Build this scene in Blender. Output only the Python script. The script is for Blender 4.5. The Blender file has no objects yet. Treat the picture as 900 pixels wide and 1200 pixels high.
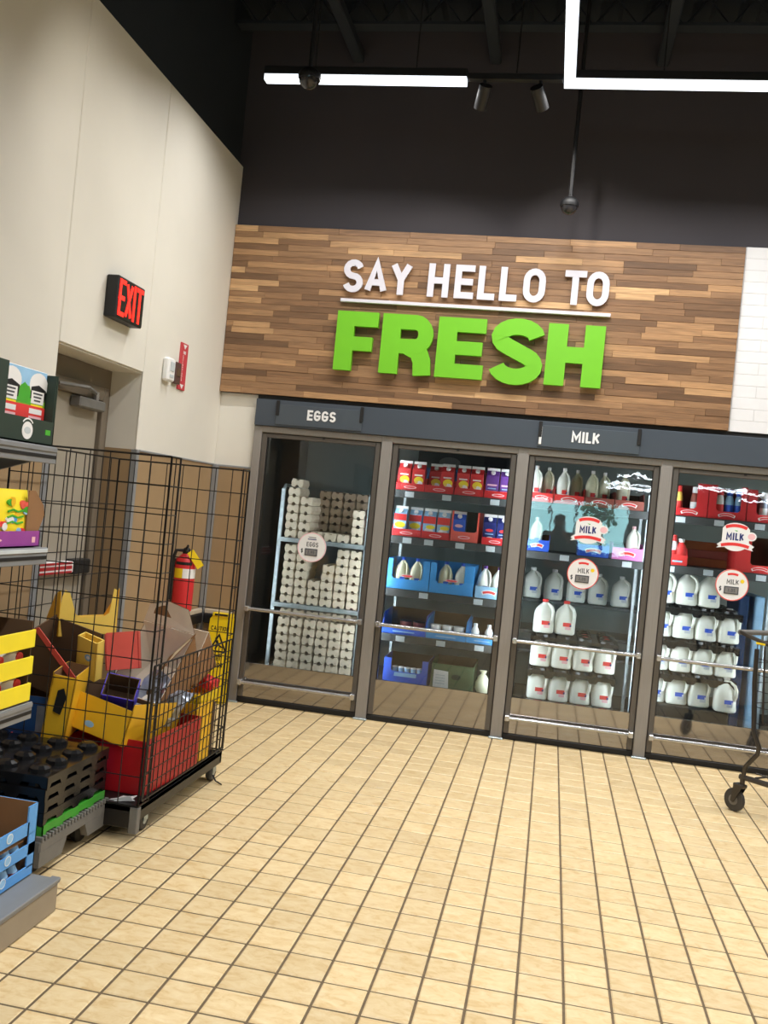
import bpy, math, random
from mathutils import Vector, Matrix
random.seed(11)
S = bpy.context.scene
COL = S.collection
PI = math.pi

# ------------------------------------------------------------------ camera
cam_d = bpy.data.cameras.new('camera')
cam = bpy.data.objects.new('camera', cam_d)
COL.objects.link(cam)
cam_d.sensor_fit = 'VERTICAL'
cam_d.sensor_height = 24.0
cam_d.lens = 1099.8 / 1200 * 24.0
cam_d.clip_start = 0.02
_R = Matrix(((0.979253, -0.096842, 0.178002), (0.177367, -0.015195, -0.984027), (0.098000, 0.995184, 0.002297)))
cam.matrix_world = Matrix.Translation((-0.181, -6.672, 1.519)) @ _R.to_4x4()
S.camera = cam
S.view_settings.view_transform = 'Standard'
S.view_settings.look = 'None'
S.view_settings.exposure = 0.0
S.view_settings.gamma = 1.0
S.view_settings.use_curve_mapping = False

# ------------------------------------------------------------------ world (daylight outside the shop window)
W = bpy.data.worlds.new('world')
S.world = W
W.use_nodes = True
_bg = W.node_tree.nodes['Background']
_bg.inputs[0].default_value = (0.40, 0.80, 0.86, 1)
_bg.inputs[1].default_value = 11.0

def lin(c):
    c = c / 255.0
    return c / 12.92 if c <= 0.04045 else ((c + 0.055) / 1.055) ** 2.4
def rgb(c): return (lin(c[0]), lin(c[1]), lin(c[2]), 1)

LIGHT_COL = (1.0, 0.985, 0.965)
def area(name, loc, sx, sy, power, rot=(0, 0, 0), spread=PI):
    d = bpy.data.lights.new(name, 'AREA')
    d.shape = 'RECTANGLE'; d.size = sx; d.size_y = sy; d.energy = power; d.color = LIGHT_COL
    d.spread = spread
    o = bpy.data.objects.new(name, d); COL.objects.link(o)
    o.location = loc; o.rotation_euler = rot
    return o
FZ = 4.18           # height of the linear fixtures
# linear lamps of the shop: (x0,x1,y0,y1); the fixtures themselves are built further down
LINES = [(-2.24, -0.955, -1.035, -0.965), (-0.375, 4.2, -1.035, -0.965), (-0.375, -0.305, -10.0, -1.04),
         (3.8, 3.87, -10.0, -1.04)]
for i, (x0, x1, y0, y1) in enumerate(LINES):
    L = max(x1 - x0, y1 - y0)
    area('linear_lamp', ((x0 + x1) / 2, (y0 + y1) / 2, FZ - 0.046), x1 - x0, y1 - y0, 20 * L, spread=2.6)
def spot(name, loc, target, power, angle, blend=0.6):
    d = bpy.data.lights.new(name, 'SPOT')
    d.energy = power; d.spot_size = math.radians(angle); d.spot_blend = blend; d.shadow_soft_size = 0.035
    d.color = (1, 0.95, 0.86)
    o = bpy.data.objects.new(name, d); COL.objects.link(o)
    o.location = loc
    o.rotation_euler = (Vector(target) - Vector(loc)).to_track_quat('-Z', 'Y').to_euler()
SPOTS = [((-0.85, -1.0, 4.02), (-1.2, -0.05, 2.9)), ((-0.51, -1.0, 4.02), (-0.1, -0.05, 3.2))]
for l, t in SPOTS: spot('track_spot', l, t, 15, 75)
WALL_SPOTS = [((-1.5, -2.55, 4.05), (-2.7, -2.0, 3.0)), ((-1.5, -1.35, 4.02), (-2.7, -0.75, 3.0))]
spot('wall_spot', (-1.45, -3.0, 4.1), (-2.7, -2.0, 2.95), 55, 60, 1.0)
spot('wall_spot', (-1.45, -3.6, 4.1), (-2.7, -0.75, 3.0), 75, 36, 1.0)

# ------------------------------------------------------------------ materials
_mats = {}
def M(name, c=(128, 128, 128), rough=0.5, metal=0.0, var=0.06, scale=12.0, bump=0.0, emit=0.0, stretch=(1, 1, 1), spec=0.5, sss=0.0):
    if name in _mats: return _mats[name]
    m = bpy.data.materials.new(name); m.use_nodes = True
    nt = m.node_tree; N = nt.nodes; Lk = nt.links
    b = N['Principled BSDF']
    b.inputs['Roughness'].default_value = rough; b.inputs['Metallic'].default_value = metal
    b.inputs['Specular IOR Level'].default_value = spec
    if sss: b.inputs['Subsurface Weight'].default_value = sss; b.inputs['Subsurface Radius'].default_value = (.02, .02, .015)
    tc = N.new('ShaderNodeTexCoord'); mp = N.new('ShaderNodeMapping'); mp.inputs['Scale'].default_value = stretch
    no = N.new('ShaderNodeTexNoise'); no.inputs['Scale'].default_value = scale; no.inputs['Detail'].default_value = 4
    Lk.new(tc.outputs['Object'], mp.inputs[0]); Lk.new(mp.outputs[0], no.inputs['Vector'])
    mr = N.new('ShaderNodeMapRange'); mr.inputs[1].default_value = .3; mr.inputs[2].default_value = .7
    mr.inputs[3].default_value = 1 - var; mr.inputs[4].default_value = 1 + var
    Lk.new(no.outputs[0], mr.inputs[0])
    hs = N.new('ShaderNodeHueSaturation'); hs.inputs['Color'].default_value = rgb(c)
    Lk.new(mr.outputs[0], hs.inputs['Value']); Lk.new(hs.outputs[0], b.inputs['Base Color'])
    if bump:
        bp = N.new('ShaderNodeBump'); bp.inputs['Strength'].default_value = bump; bp.inputs['Distance'].default_value = 0.004
        Lk.new(no.outputs[0], bp.inputs['Height']); Lk.new(bp.outputs[0], b.inputs['Normal'])
    if emit:
        b.inputs['Emission Color'].default_value = rgb(c); b.inputs['Emission Strength'].default_value = emit
    _mats[name] = m
    return m

def mat_plank():
    m = bpy.data.materials.new('wood_plank'); m.use_nodes = True
    nt = m.node_tree; N = nt.nodes; Lk = nt.links; b = N['Principled BSDF']; b.inputs['Roughness'].default_value = .5
    oi = N.new('ShaderNodeObjectInfo'); cr = N.new('ShaderNodeValToRGB')
    e = cr.color_ramp.elements
    e[0].position = 0; e[0].color = rgb((104, 76, 52)); e[1].position = 1; e[1].color = rgb((206, 166, 120))
    for p, c in ((.35, (132, 98, 68)), (.7, (152, 116, 82)), (.86, (174, 134, 94))):
        x = e.new(p); x.color = rgb(c)
    Lk.new(oi.outputs['Random'], cr.inputs[0])
    tc = N.new('ShaderNodeTexCoord'); ad = N.new('ShaderNodeVectorMath'); ad.operation = 'ADD'
    ml = N.new('ShaderNodeVectorMath'); ml.operation = 'SCALE'; ml.inputs['Scale'].default_value = 40
    Lk.new(oi.outputs['Random'], ml.inputs[0]); Lk.new(tc.outputs['Object'], ad.inputs[0]); Lk.new(ml.outputs[0], ad.inputs[1])
    mp = N.new('ShaderNodeMapping'); mp.inputs['Scale'].default_value = (3.5, 10, 55)
    Lk.new(ad.outputs[0], mp.inputs[0])
    no = N.new('ShaderNodeTexNoise'); no.inputs['Scale'].default_value = 1.6; no.inputs['Detail'].default_value = 6; no.inputs['Distortion'].default_value = .6
    Lk.new(mp.outputs[0], no.inputs['Vector'])
    mr = N.new('ShaderNodeMapRange'); mr.inputs[1].default_value = .3; mr.inputs[2].default_value = .7; mr.inputs[3].default_value = .72; mr.inputs[4].default_value = 1.22
    Lk.new(no.outputs[0], mr.inputs[0])
    hs = N.new('ShaderNodeHueSaturation'); Lk.new(cr.outputs[0], hs.inputs['Color']); Lk.new(mr.outputs[0], hs.inputs['Value'])
    Lk.new(hs.outputs[0], b.inputs['Base Color'])
    bp = N.new('ShaderNodeBump'); bp.inputs['Strength'].default_value = .15; bp.inputs['Distance'].default_value = .002
    Lk.new(no.outputs[0], bp.inputs['Height']); Lk.new(bp.outputs[0], b.inputs['Normal'])
    return m
def mat_floor_tile():
    m = bpy.data.materials.new('quarry_tile'); m.use_nodes = True
    nt = m.node_tree; N = nt.nodes; Lk = nt.links; b = N['Principled BSDF']
    tc = N.new('ShaderNodeTexCoord'); geo = N.new('ShaderNodeNewGeometry'); oi = N.new('ShaderNodeObjectInfo')
    sm = N.new('ShaderNodeMath'); sm.operation = 'ADD'; Lk.new(geo.outputs['Random Per Island'], sm.inputs[0]); Lk.new(oi.outputs['Random'], sm.inputs[1])
    fr = N.new('ShaderNodeMath'); fr.operation = 'FRACT'; Lk.new(sm.outputs[0], fr.inputs[0])
    mp = N.new('ShaderNodeMapping'); mp.inputs['Scale'].default_value = (10, 17, 10); mp.inputs['Rotation'].default_value = (0, 0, .5)
    Lk.new(geo.outputs['Position'], mp.inputs[0])
    no = N.new('ShaderNodeTexNoise'); no.inputs['Scale'].default_value = 1.6; no.inputs['Detail'].default_value = 7; no.inputs['Roughness'].default_value = .65; no.inputs['Distortion'].default_value = .8
    Lk.new(mp.outputs[0], no.inputs['Vector'])
    cr = N.new('ShaderNodeValToRGB'); e = cr.color_ramp.elements
    e[0].position = .28; e[0].color = rgb((210, 176, 120)); e[1].position = .72; e[1].color = rgb((238, 218, 176))
    x = e.new(.48); x.color = rgb((228, 202, 154))
    Lk.new(no.outputs[0], cr.inputs[0])
    mr = N.new('ShaderNodeMapRange'); mr.inputs[3].default_value = .87; mr.inputs[4].default_value = 1.0
    Lk.new(fr.outputs[0], mr.inputs[0])
    hs = N.new('ShaderNodeHueSaturation'); Lk.new(cr.outputs[0], hs.inputs['Color']); Lk.new(mr.outputs[0], hs.inputs['Value'])
    Lk.new(hs.outputs[0], b.inputs['Base Color'])
    rr = N.new('ShaderNodeMapRange'); rr.inputs[3].default_value = .3; rr.inputs[4].default_value = .5; Lk.new(no.outputs[0], rr.inputs[0]); Lk.new(rr.outputs[0], b.inputs['Roughness'])
    bp = N.new('ShaderNodeBump'); bp.inputs['Strength'].default_value = .25; bp.inputs['Distance'].default_value = .003
    Lk.new(no.outputs[0], bp.inputs['Height']); Lk.new(bp.outputs[0], b.inputs['Normal'])
    return m
def mat_glass():
    m = bpy.data.materials.new('door_glass'); m.use_nodes = True
    nt = m.node_tree; N = nt.nodes; Lk = nt.links
    N.remove(N['Principled BSDF']); out = N['Material Output']
    tr = N.new('ShaderNodeBsdfTransparent'); tr.inputs[0].default_value = (.93, .95, .94, 1)
    gl = N.new('ShaderNodeBsdfGlossy'); gl.inputs['Roughness'].default_value = .015
    fr = N.new('ShaderNodeFresnel'); fr.inputs[0].default_value = 1.5
    no = N.new('ShaderNodeTexNoise'); no.inputs['Scale'].default_value = 5.0; no.inputs['Detail'].default_value = 3
    tc = N.new('ShaderNodeTexCoord'); Lk.new(tc.outputs['Object'], no.inputs['Vector'])
    bp = N.new('ShaderNodeBump'); bp.inputs['Strength'].default_value = .022; bp.inputs['Distance'].default_value = .02
    Lk.new(no.outputs[0], bp.inputs['Height']); Lk.new(bp.outputs[0], gl.inputs['Normal'])
    mx = N.new('ShaderNodeMixShader'); Lk.new(fr.outputs[0], mx.inputs[0]); Lk.new(tr.outputs[0], mx.inputs[1]); Lk.new(gl.outputs[0], mx.inputs[2])
    Lk.new(mx.outputs[0], out.inputs[0])
    return m
PLANK = mat_plank(); TILE = mat_floor_tile(); GLASS = mat_glass()
CREAM = M('cream_paint', (224, 220, 210), .6, var=.02, scale=3, bump=.03)
GROOVE = M('panel_groove', (150, 146, 134), .7)
TAN = M('tan_wainscot', (160, 134, 100), .55, var=.05, scale=5)
TRIMG = M('grey_trim', (150, 153, 156), .4, metal=.3, var=.03)
DARKWALL = M('charcoal_paint', (60, 56, 61), .75, var=.05, scale=2)
DARKCEIL = M('black_ceiling_paint', (30, 37, 46), .7, var=.08, scale=2)
GROUT = M('grout', (104, 88, 66), .85, var=.15, scale=30, bump=.2)
SLATE = M('slate_fascia', (66, 74, 84), .45, var=.03, scale=4)
SLATE2 = M('slate_sign_plate', (72, 80, 88), .4, var=.03, scale=4)
BLACK = M('black_plastic', (20, 20, 22), .5, var=.1)
BLACKT = M('glossy_black_tray', (20, 20, 22), .2, var=.1)
BLACKM = M('black_wire', (26, 24, 24), .4, metal=.2, var=.1)
MULL = M('brushed_mullion', (146, 141, 136), .42, metal=.2, var=.06, scale=6, stretch=(40, 40, 1))
STILE = M('door_stile_metal', (96, 90, 84), .4, metal=.25, var=.06, scale=6, stretch=(40, 40, 1))
GASKET = M('black_gasket', (18, 16, 16), .6)
STEEL = M('stainless_bar', (190, 190, 190), .25, metal=.75, var=.05, scale=20)
KICK = M('smoked_kick_panel', (156, 152, 148), .06, metal=.9, var=.03, scale=3)
GALV = M('galvanised_steel', (176, 188, 192), .38, metal=.6, var=.18, scale=25)
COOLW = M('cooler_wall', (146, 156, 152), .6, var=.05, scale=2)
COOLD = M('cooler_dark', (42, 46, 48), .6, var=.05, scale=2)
SHELFM = M('dark_cooler_shelf', (74, 76, 76), .5, metal=.2, var=.08)
WHITE = M('white_plastic', (236, 236, 236), .4, var=.02)
TAG = M('price_tag_paper', (196, 204, 208), .5, var=.05)
GREEN = M('lime_green_face', (112, 190, 34), .45, var=.02)
LETW = M('white_letter_face', (214, 212, 222), .45, var=.02)
LED = M('led_diffuser', (235, 245, 255), .4, var=0, emit=1.8)
LED2 = M('far_led_diffuser', (235, 245, 255), .4, var=0, emit=30)
STRIP = M('cooler_led', (236, 246, 255), .4, var=0, emit=38)
REDL = M('exit_letter_red', (255, 42, 34), .4, var=0, emit=1.3)
RED = M('red_print', (206, 40, 44), .5, var=.04)
BRED = M('bright_red_board', (226, 58, 56), .5, var=.04)
DRED = M('deep_red', (176, 24, 30), .4, var=.05)
CORAL = M('coral_board', (228, 92, 78), .55, var=.04)
BROWNRED = M('brown_red_board', (150, 78, 66), .6, var=.05)
YEL = M('yellow_board', (238, 186, 36), .5, var=.05)
PYEL = M('pale_yellow_board', (242, 208, 96), .5, var=.04)
BYEL = M('bright_yellow_crate', (246, 224, 40), .5, var=.03)
SYEL = M('safety_yellow', (240, 206, 20), .45, var=.05)
KRAFT = M('kraft_cardboard', (140, 102, 66), .8, var=.07, scale=8)
DKRAFT = M('dark_cardboard', (92, 68, 46), .8, var=.08, scale=8)
WBOARD = M('white_board', (234, 224, 208), .7, var=.05)
BLUE = M('sky_blue_board', (70, 156, 226), .5, var=.04)
CRBLUE = M('crate_blue_board', (92, 160, 226), .55, var=.04)
RBLUE = M('royal_blue', (46, 92, 206), .45, var=.04)
NAVY = M('navy_print', (34, 44, 110), .45, var=.04)
DBLUE = M('deep_blue_board', (28, 76, 134), .5, var=.05)
VIOLET = M('violet_blue_print', (60, 48, 200), .35, var=.06)
PURPLE = M('purple_print', (104, 58, 140), .45, var=.05)
MAGENTA = M('purple_tray_board', (152, 68, 152), .5, var=.04)
PINK = M('pink_board', (226, 134, 204), .5, var=.04)
LPINK = M('pale_pink_print', (240, 190, 196), .5, var=.03)
OLIVE = M('olive_green_board', (74, 96, 66), .6, var=.05)
DGREEN = M('dark_green_board', (40, 56, 46), .55, var=.06)
LGREEN = M('leaf_green', (72, 170, 48), .45, var=.12)
SKYP = M('sky_print', (150, 196, 232), .5, var=.08)
GRASSP = M('grass_print', (116, 176, 44), .5, var=.2, scale=40)
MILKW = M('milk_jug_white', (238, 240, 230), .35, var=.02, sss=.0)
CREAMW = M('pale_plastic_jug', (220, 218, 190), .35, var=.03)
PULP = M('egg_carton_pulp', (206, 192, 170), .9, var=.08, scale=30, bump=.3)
PULPD = M('shaded_egg_carton_pulp', (164, 144, 122), .9, var=.08, scale=30, bump=.3)  # darker copy of the pulp, shade at the back of the rack put into colour
GREYP = M('grey_plastic', (110, 108, 104), .6, var=.08, scale=20, bump=.2)
GONDG = M('gondola_grey_paint', (128, 130, 132), .45, var=.04)
GONDT = M('gondola_tan_front', (150, 138, 120), .5, var=.04)
DOORP = M('door_paint', (158, 150, 136), .5, var=.03, scale=4)
FRAMEP = M('door_frame_paint', (112, 102, 88), .45, var=.04, scale=4)
RUBBER = M('caster_rubber', (58, 56, 54), .6, var=.1)
CHROME = M('chrome', (200, 200, 204), .15, metal=1, var=.02)
SILVER = M('silver_wrap', (160, 168, 184), .3, metal=.5, var=.25, scale=15)
GREYTX = M('grey_text', (72, 74, 80), .6)
LCD = M('grey_display', (128, 126, 124), .4)
DOME = M('smoked_dome', (40, 40, 44), .06, var=.02)
CART = M('cart_dark_metal', (70, 66, 62), .35, metal=.6, var=.08)

# ------------------------------------------------------------------ mesh helpers
class MB:
    def __init__(s): s.v = []; s.f = []; s.m = []; s.mats = []
    def mi(s, mat):
        if mat not in s.mats: s.mats.append(mat)
        return s.mats.index(mat)
    def add(s, vs, fs, mat):
        k = s.mi(mat); n = len(s.v); s.v += [tuple(p) for p in vs]
        for f in fs: s.f.append([n + i for i in f]); s.m.append(k)
    def box(s, x0, x1, y0, y1, z0, z1, mat, bev=0.0):
        if bev <= 0:
            vs = [(x, y, z) for z in (z0, z1) for y in (y0, y1) for x in (x0, x1)]
            s.add(vs, [(0, 2, 3, 1), (4, 5, 7, 6), (0, 1, 5, 4), (2, 6, 7, 3), (0, 4, 6, 2), (1, 3, 7, 5)], mat); return s
        b = min(bev, (x1 - x0) / 2.01, (y1 - y0) / 2.01, (z1 - z0) / 2.01)
        X = (x0, x1); Y = (y0, y1); Z = (z0, z1); sg = (1, -1); idx = {}; vs = []
        for i in (0, 1):
            for j in (0, 1):
                for k in (0, 1):
                    for a in range(3):
                        p = [X[i] + sg[i] * b, Y[j] + sg[j] * b, Z[k] + sg[k] * b]
                        p[a] = (X[i], Y[j], Z[k])[a]
                        idx[i, j, k, a] = len(vs); vs.append(p)
        fs = []
        for a in range(3):
            o = [q for q in range(3) if q != a]
            for e in (0, 1):
                loop = []
                for (p, q) in ((0, 0), (1, 0), (1, 1), (0, 1)):
                    t = [0, 0, 0]; t[a] = e; t[o[0]] = p; t[o[1]] = q; loop.append(idx[t[0], t[1], t[2], a])
                fs.append(loop if (e == 1) == (a != 1) else loop[::-1])
        for a in range(3):
            o = [q for q in range(3) if q != a]
            for p in (0, 1):
                for q in (0, 1):
                    t0 = [0, 0, 0]; t1 = [0, 0, 0]; t0[o[0]] = t1[o[0]] = p; t0[o[1]] = t1[o[1]] = q; t1[a] = 1
                    fs.append([idx[(*t0, o[0])], idx[(*t1, o[0])], idx[(*t1, o[1])], idx[(*t0, o[1])]])
        for i in (0, 1):
            for j in (0, 1):
                for k in (0, 1): fs.append([idx[i, j, k, 0], idx[i, j, k, 1], idx[i, j, k, 2]])
        s.add(vs, fs, mat); return s
    def loft(s, rings, mat, c0=True, c1=True):
        n = len(rings[0]); vs = [p for r in rings for p in r]; fs = []
        for a in range(len(rings) - 1):
            for i in range(n): fs.append((a * n + i, a * n + (i + 1) % n, (a + 1) * n + (i + 1) % n, (a + 1) * n + i))
        if c0: fs.append(list(range(n))[::-1])
        if c1: fs.append([(len(rings) - 1) * n + i for i in range(n)])
        s.add(vs, fs, mat); return s
    def prism(s, poly, axis, a, b, mat):
        def P(u, w, t): return {'x': (t, u, w), 'y': (u, t, w), 'z': (u, w, t)}[axis]
        return s.loft([[P(u, w, a) for u, w in poly], [P(u, w, b) for u, w in poly]], mat)
    def tube(s, pts, r, mat, n=6, caps=True):
        pts = [Vector(p) for p in pts]; rings = []; up = None
        for i, p in enumerate(pts):
            d = (pts[min(i + 1, len(pts) - 1)] - pts[max(i - 1, 0)]).normalized()
            if up is None: up = d.orthogonal().normalized()
            else: up = (up - d * up.dot(d)).normalized()
            sd = d.cross(up); rr = r[i] if isinstance(r, (list, tuple)) else r
            rings.append([p + (up * math.cos(2 * PI * k / n) + sd * math.sin(2 * PI * k / n)) * rr for k in range(n)])
        return s.loft(rings, mat, caps, caps)
    def lathe(s, prof, mat, n=12, c=(0, 0, 0), axis='z'):
        rings = []
        for r, z in prof:
            ring = []
            for k in range(n):
                a = 2 * PI * k / n; u, w = r * math.cos(a), r * math.sin(a)
                p = {'z': (u, w, z), 'y': (u, z, w), 'x': (z, u, w)}[axis]
                ring.append((p[0] + c[0], p[1] + c[1], p[2] + c[2]))
            rings.append(ring)
        return s.loft(rings, mat)
    def stroke(s, pts, w, mat, O, ux, uy, d0, d1, closed=False):
        """flat ribbon following pts (2-D), extruded from d0 to d1 along the face normal"""
        O = Vector(O); ux = Vector(ux); uy = Vector(uy); n = ux.cross(uy)
        P = [Vector((p[0], p[1])) for p in pts]; k = len(P); Lf = []; Rt = []
        for i in range(k):
            a = P[i - 1] if (i > 0 or closed) else None; b = P[(i + 1) % k] if (i < k - 1 or closed) else None
            t1 = (P[i] - a).normalized() if a is not None else None; t2 = (b - P[i]).normalized() if b is not None else None
            if t1 is None: t1 = t2
            if t2 is None: t2 = t1
            n1 = Vector((-t1.y, t1.x)); n2 = Vector((-t2.y, t2.x)); mm = n1 + n2
            mm = n1 if mm.length < 1e-4 else mm.normalized(); c = max(.45, mm.dot(n1))
            Lf.append(P[i] + mm * (w / 2 / c)); Rt.append(P[i] - mm * (w / 2 / c))
        def T(p, d): return O + ux * p.x + uy * p.y + n * d
        rings = [[T(Lf[i], d1), T(Lf[i], d0), T(Rt[i], d0), T(Rt[i], d1)] for i in range(k)]
        if closed: rings.append(rings[0])
        return s.loft(rings, mat, not closed, not closed)
    def flat(s, poly, mat, O, ux, uy, d0, d1):
        O = Vector(O); ux = Vector(ux); uy = Vector(uy); n = ux.cross(uy)
        return s.loft([[O + ux * u + uy * v + n * d for u, v in poly] for d in (d0, d1)], mat)
    def build(s, name, parent=None, loc=(0, 0, 0), rot=(0, 0, 0), smooth=False, bevel=0):
        me = bpy.data.meshes.new(name); me.from_pydata([tuple(v) for v in s.v], [], s.f)
        for m in s.mats: me.materials.append(m)
        for p, k in zip(me.polygons, s.m): p.material_index = k; p.use_smooth = smooth
        me.update()
        import bmesh
        bm = bmesh.new(); bm.from_mesh(me); bmesh.ops.recalc_face_normals(bm, faces=bm.faces); bm.to_mesh(me); bm.free()
        if smooth:
            try: me.set_sharp_from_angle(angle=math.radians(40))
            except Exception: pass
        o = bpy.data.objects.new(name, me); COL.objects.link(o); o.location = loc; o.rotation_euler = rot
        if parent: o.parent = parent
        return o
def tag(o, label, cat, group=None):
    o['label'] = label; o['category'] = cat
    if group: o['group'] = group
    return o
def thing(name, label, cat, loc=(0, 0, 0), rot=(0, 0, 0), group=None):
    o = bpy.data.objects.new(name, None); COL.objects.link(o); o.empty_display_size = .05
    o.location = loc; o.rotation_euler = rot
    return tag(o, label, cat, group)
def struct(o, label=None):
    o['kind'] = 'structure'
    if label: o['label'] = label
    return o
def dup(root, loc=None, rot=None, label=None, group=None):
    def cp(o, par):
        c = o.copy(); COL.objects.link(c)
        if par: c.parent = par
        for ch in o.children: cp(ch, c)
        return c
    r = cp(root, None)
    if loc is not None: r.location = loc
    if rot is not None: r.rotation_euler = rot
    if label: r['label'] = label
    if group: r['group'] = group
    return r
def inst(o, name, loc, parent=None, rot=(0, 0, 0)):
    c = bpy.data.objects.new(name, o.data); COL.objects.link(c); c.location = loc; c.rotation_euler = rot
    if parent: c.parent = parent
    return c
def arc(cx, cy, rx, ry, a0, a1, n=8):
    return [(cx + rx * math.cos(math.radians(a0 + (a1 - a0) * i / n)), cy + ry * math.sin(math.radians(a0 + (a1 - a0) * i / n))) for i in range(n + 1)]
def ell(cx, cy, rx, ry, n=20): return arc(cx, cy, rx, ry, 0, 360 - 360 / n, n - 1)

# stroke lettering (unit centre lines); each glyph: (width, [(points, closed)])
_O = arc(.5, .68, .5, .32, 0, 180, 10) + arc(.5, .32, .5, .32, 180, 360, 10)
_C = arc(.5, .68, .5, .32, 15, 180, 9) + arc(.5, .32, .5, .32, 180, 345, 9)
GL = {
 'A': (.62, [([(0, 0), (.5, 1), (1, 0)], 0), ([(.2, .3), (.8, .3)], 0)]), 'C': (.55, [(_C, 0)]),
 'D': (.56, [([(0, 0), (0, 1), (.5, 1)] + arc(.5, .68, .5, .32, 90, 0, 6) + arc(.5, .32, .5, .32, 0, -90, 6), 1)]),
 'E': (.48, [([(1, 1), (0, 1), (0, 0), (1, 0)], 0), ([(0, .5), (.9, .5)], 0)]), 'F': (.46, [([(1, 1), (0, 1), (0, 0)], 0), ([(0, .5), (.85, .5)], 0)]),
 'G': (.57, [(_C + [(1, .46), (.5, .46)], 0)]), 'H': (.56, [([(0, 0), (0, 1)], 0), ([(1, 0), (1, 1)], 0), ([(0, .5), (1, .5)], 0)]),
 'I': (.1, [([(.5, 0), (.5, 1)], 0)]), 'K': (.56, [([(0, 0), (0, 1)], 0), ([(1, 1), (.05, .38)], 0), ([(.35, .6), (1, 0)], 0)]),
 'L': (.44, [([(0, 1), (0, 0), (1, 0)], 0)]), 'M': (.72, [([(0, 0), (0, 1), (.5, .3), (1, 1), (1, 0)], 0)]),
 'N': (.58, [([(0, 0), (0, 1), (1, 0), (1, 1)], 0)]), 'O': (.58, [(_O, 1)]),
 'P': (.52, [([(0, 0), (0, 1), (.55, 1)] + arc(.55, .75, .45, .25, 90, -90, 8) + [(0, .5)], 0)]),
 'R': (.56, [([(0, 0), (0, 1), (.55, 1)] + arc(.55, .75, .45, .25, 90, -90, 8) + [(0, .5)], 0), ([(.5, .5), (1, 0)], 0)]),
 'S': (.54, [(arc(.5, .75, .5, .25, 15, 270, 11) + arc(.5, .25, .5, .25, 90, -165, 11)[1:], 0)]),
 'T': (.52, [([(0, 1), (1, 1)], 0), ([(.5, 1), (.5, 0)], 0)]), 'U': (.56, [([(0, 1), (0, .3)] + arc(.5, .3, .5, .3, 180, 360, 10) + [(1, 1)], 0)]),
 'W': (.8, [([(0, 1), (.27, 0), (.5, .8), (.73, 0), (1, 1)], 0)]), 'X': (.56, [([(0, 0), (1, 1)], 0), ([(0, 1), (1, 0)], 0)]),
 'Y': (.58, [([(0, 1), (.5, .45), (1, 1)], 0), ([(.5, .45), (.5, 0)], 0)]),
 '2': (.5, [(arc(.5, .7, .5, .3, 165, -20, 9) + [(0, 0), (1, 0)], 0)]), '3': (.5, [(arc(.5, .75, .5, .25, 150, -90, 9) + arc(.5, .25, .5, .25, 90, -150, 9), 0)]),
 '0': (.5, [(_O, 1)]), '5': (.5, [([(.9, 1), (.1, 1), (.05, .55)] + arc(.5, .32, .5, .32, 120, -150, 10), 0)]),
 '9': (.5, [(arc(.5, .7, .5, .3, 0, 360, 14) + [(.9, .25), (.4, 0)], 0)]), '.': (.08, [([(.5, 0), (.5, .12)], 0)]),
 '$': (.5, [(arc(.5, .72, .5, .2, 15, 270, 9) + arc(.5, .3, .5, .22, 90, -165, 9)[1:], 0), ([(.5, -.08), (.5, 1.08)], 0)]),
}
def glyph(mb, ch, O, ux, uy, h, t, mat, d0, d1, wf=1.0):
    """draw one capital at O (lower left); t = stroke weight relative to h; returns its advance width"""
    w, st = GL[ch]; w = max(w * h * wf, t * h); ww = w - t * h; hh = h - t * h
    for si, (pts, cl) in enumerate(st):
        P = [(t * h / 2 + p[0] * ww, t * h / 2 + p[1] * hh) for p in pts]
        if not cl:   # straight ends reach the cap height
            pass
        Q = []
        for i, p in enumerate(P):
            q = list(p)
            if not cl and i in (0, len(P) - 1):
                o = P[1] if i == 0 else P[-2]; dx, dy = p[0] - o[0], p[1] - o[1]; L = math.hypot(dx, dy) or 1
                if abs(dx) < 1e-6 or abs(dy) < 1e-6: q = [p[0] + dx / L * t * h / 2, p[1] + dy / L * t * h / 2]
            Q.append(q)
        e = si * h * .0025; mb.stroke(Q, t * h, mat, O, ux, uy, d0 - e, d1 - e, bool(cl))
    return w
def text_width(s, h, t, wf, gap):
    return sum((.3 * h if c == ' ' else max(GL[c][0] * h * wf, t * h)) + gap * h for c in s) - gap * h
def text(mb, s, O, ux, uy, h, t, mat, d0, d1, wf=1.0, gap=.16, center=False):
    O = Vector(O); ux = Vector(ux); x = 0
    if center: O = O - ux * text_width(s, h, t, wf, gap) / 2
    for c in s:
        if c == ' ': x += (.3 + gap) * h; continue
        x += glyph(mb, c, O + ux * x, ux, uy, h, t, mat, d0, d1, wf) + gap * h
UX = (1, 0, 0); UZ = (0, 0, 1)          # a face that looks towards -Y
UYp = (0, 1, 0)                          # a face that looks towards +X (reads along +Y)

# ================================================================== SETTING
XL = -2.705; CEIL = 5.05; XR = 9.0; YB = -26.0; TP = 0.1524
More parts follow.
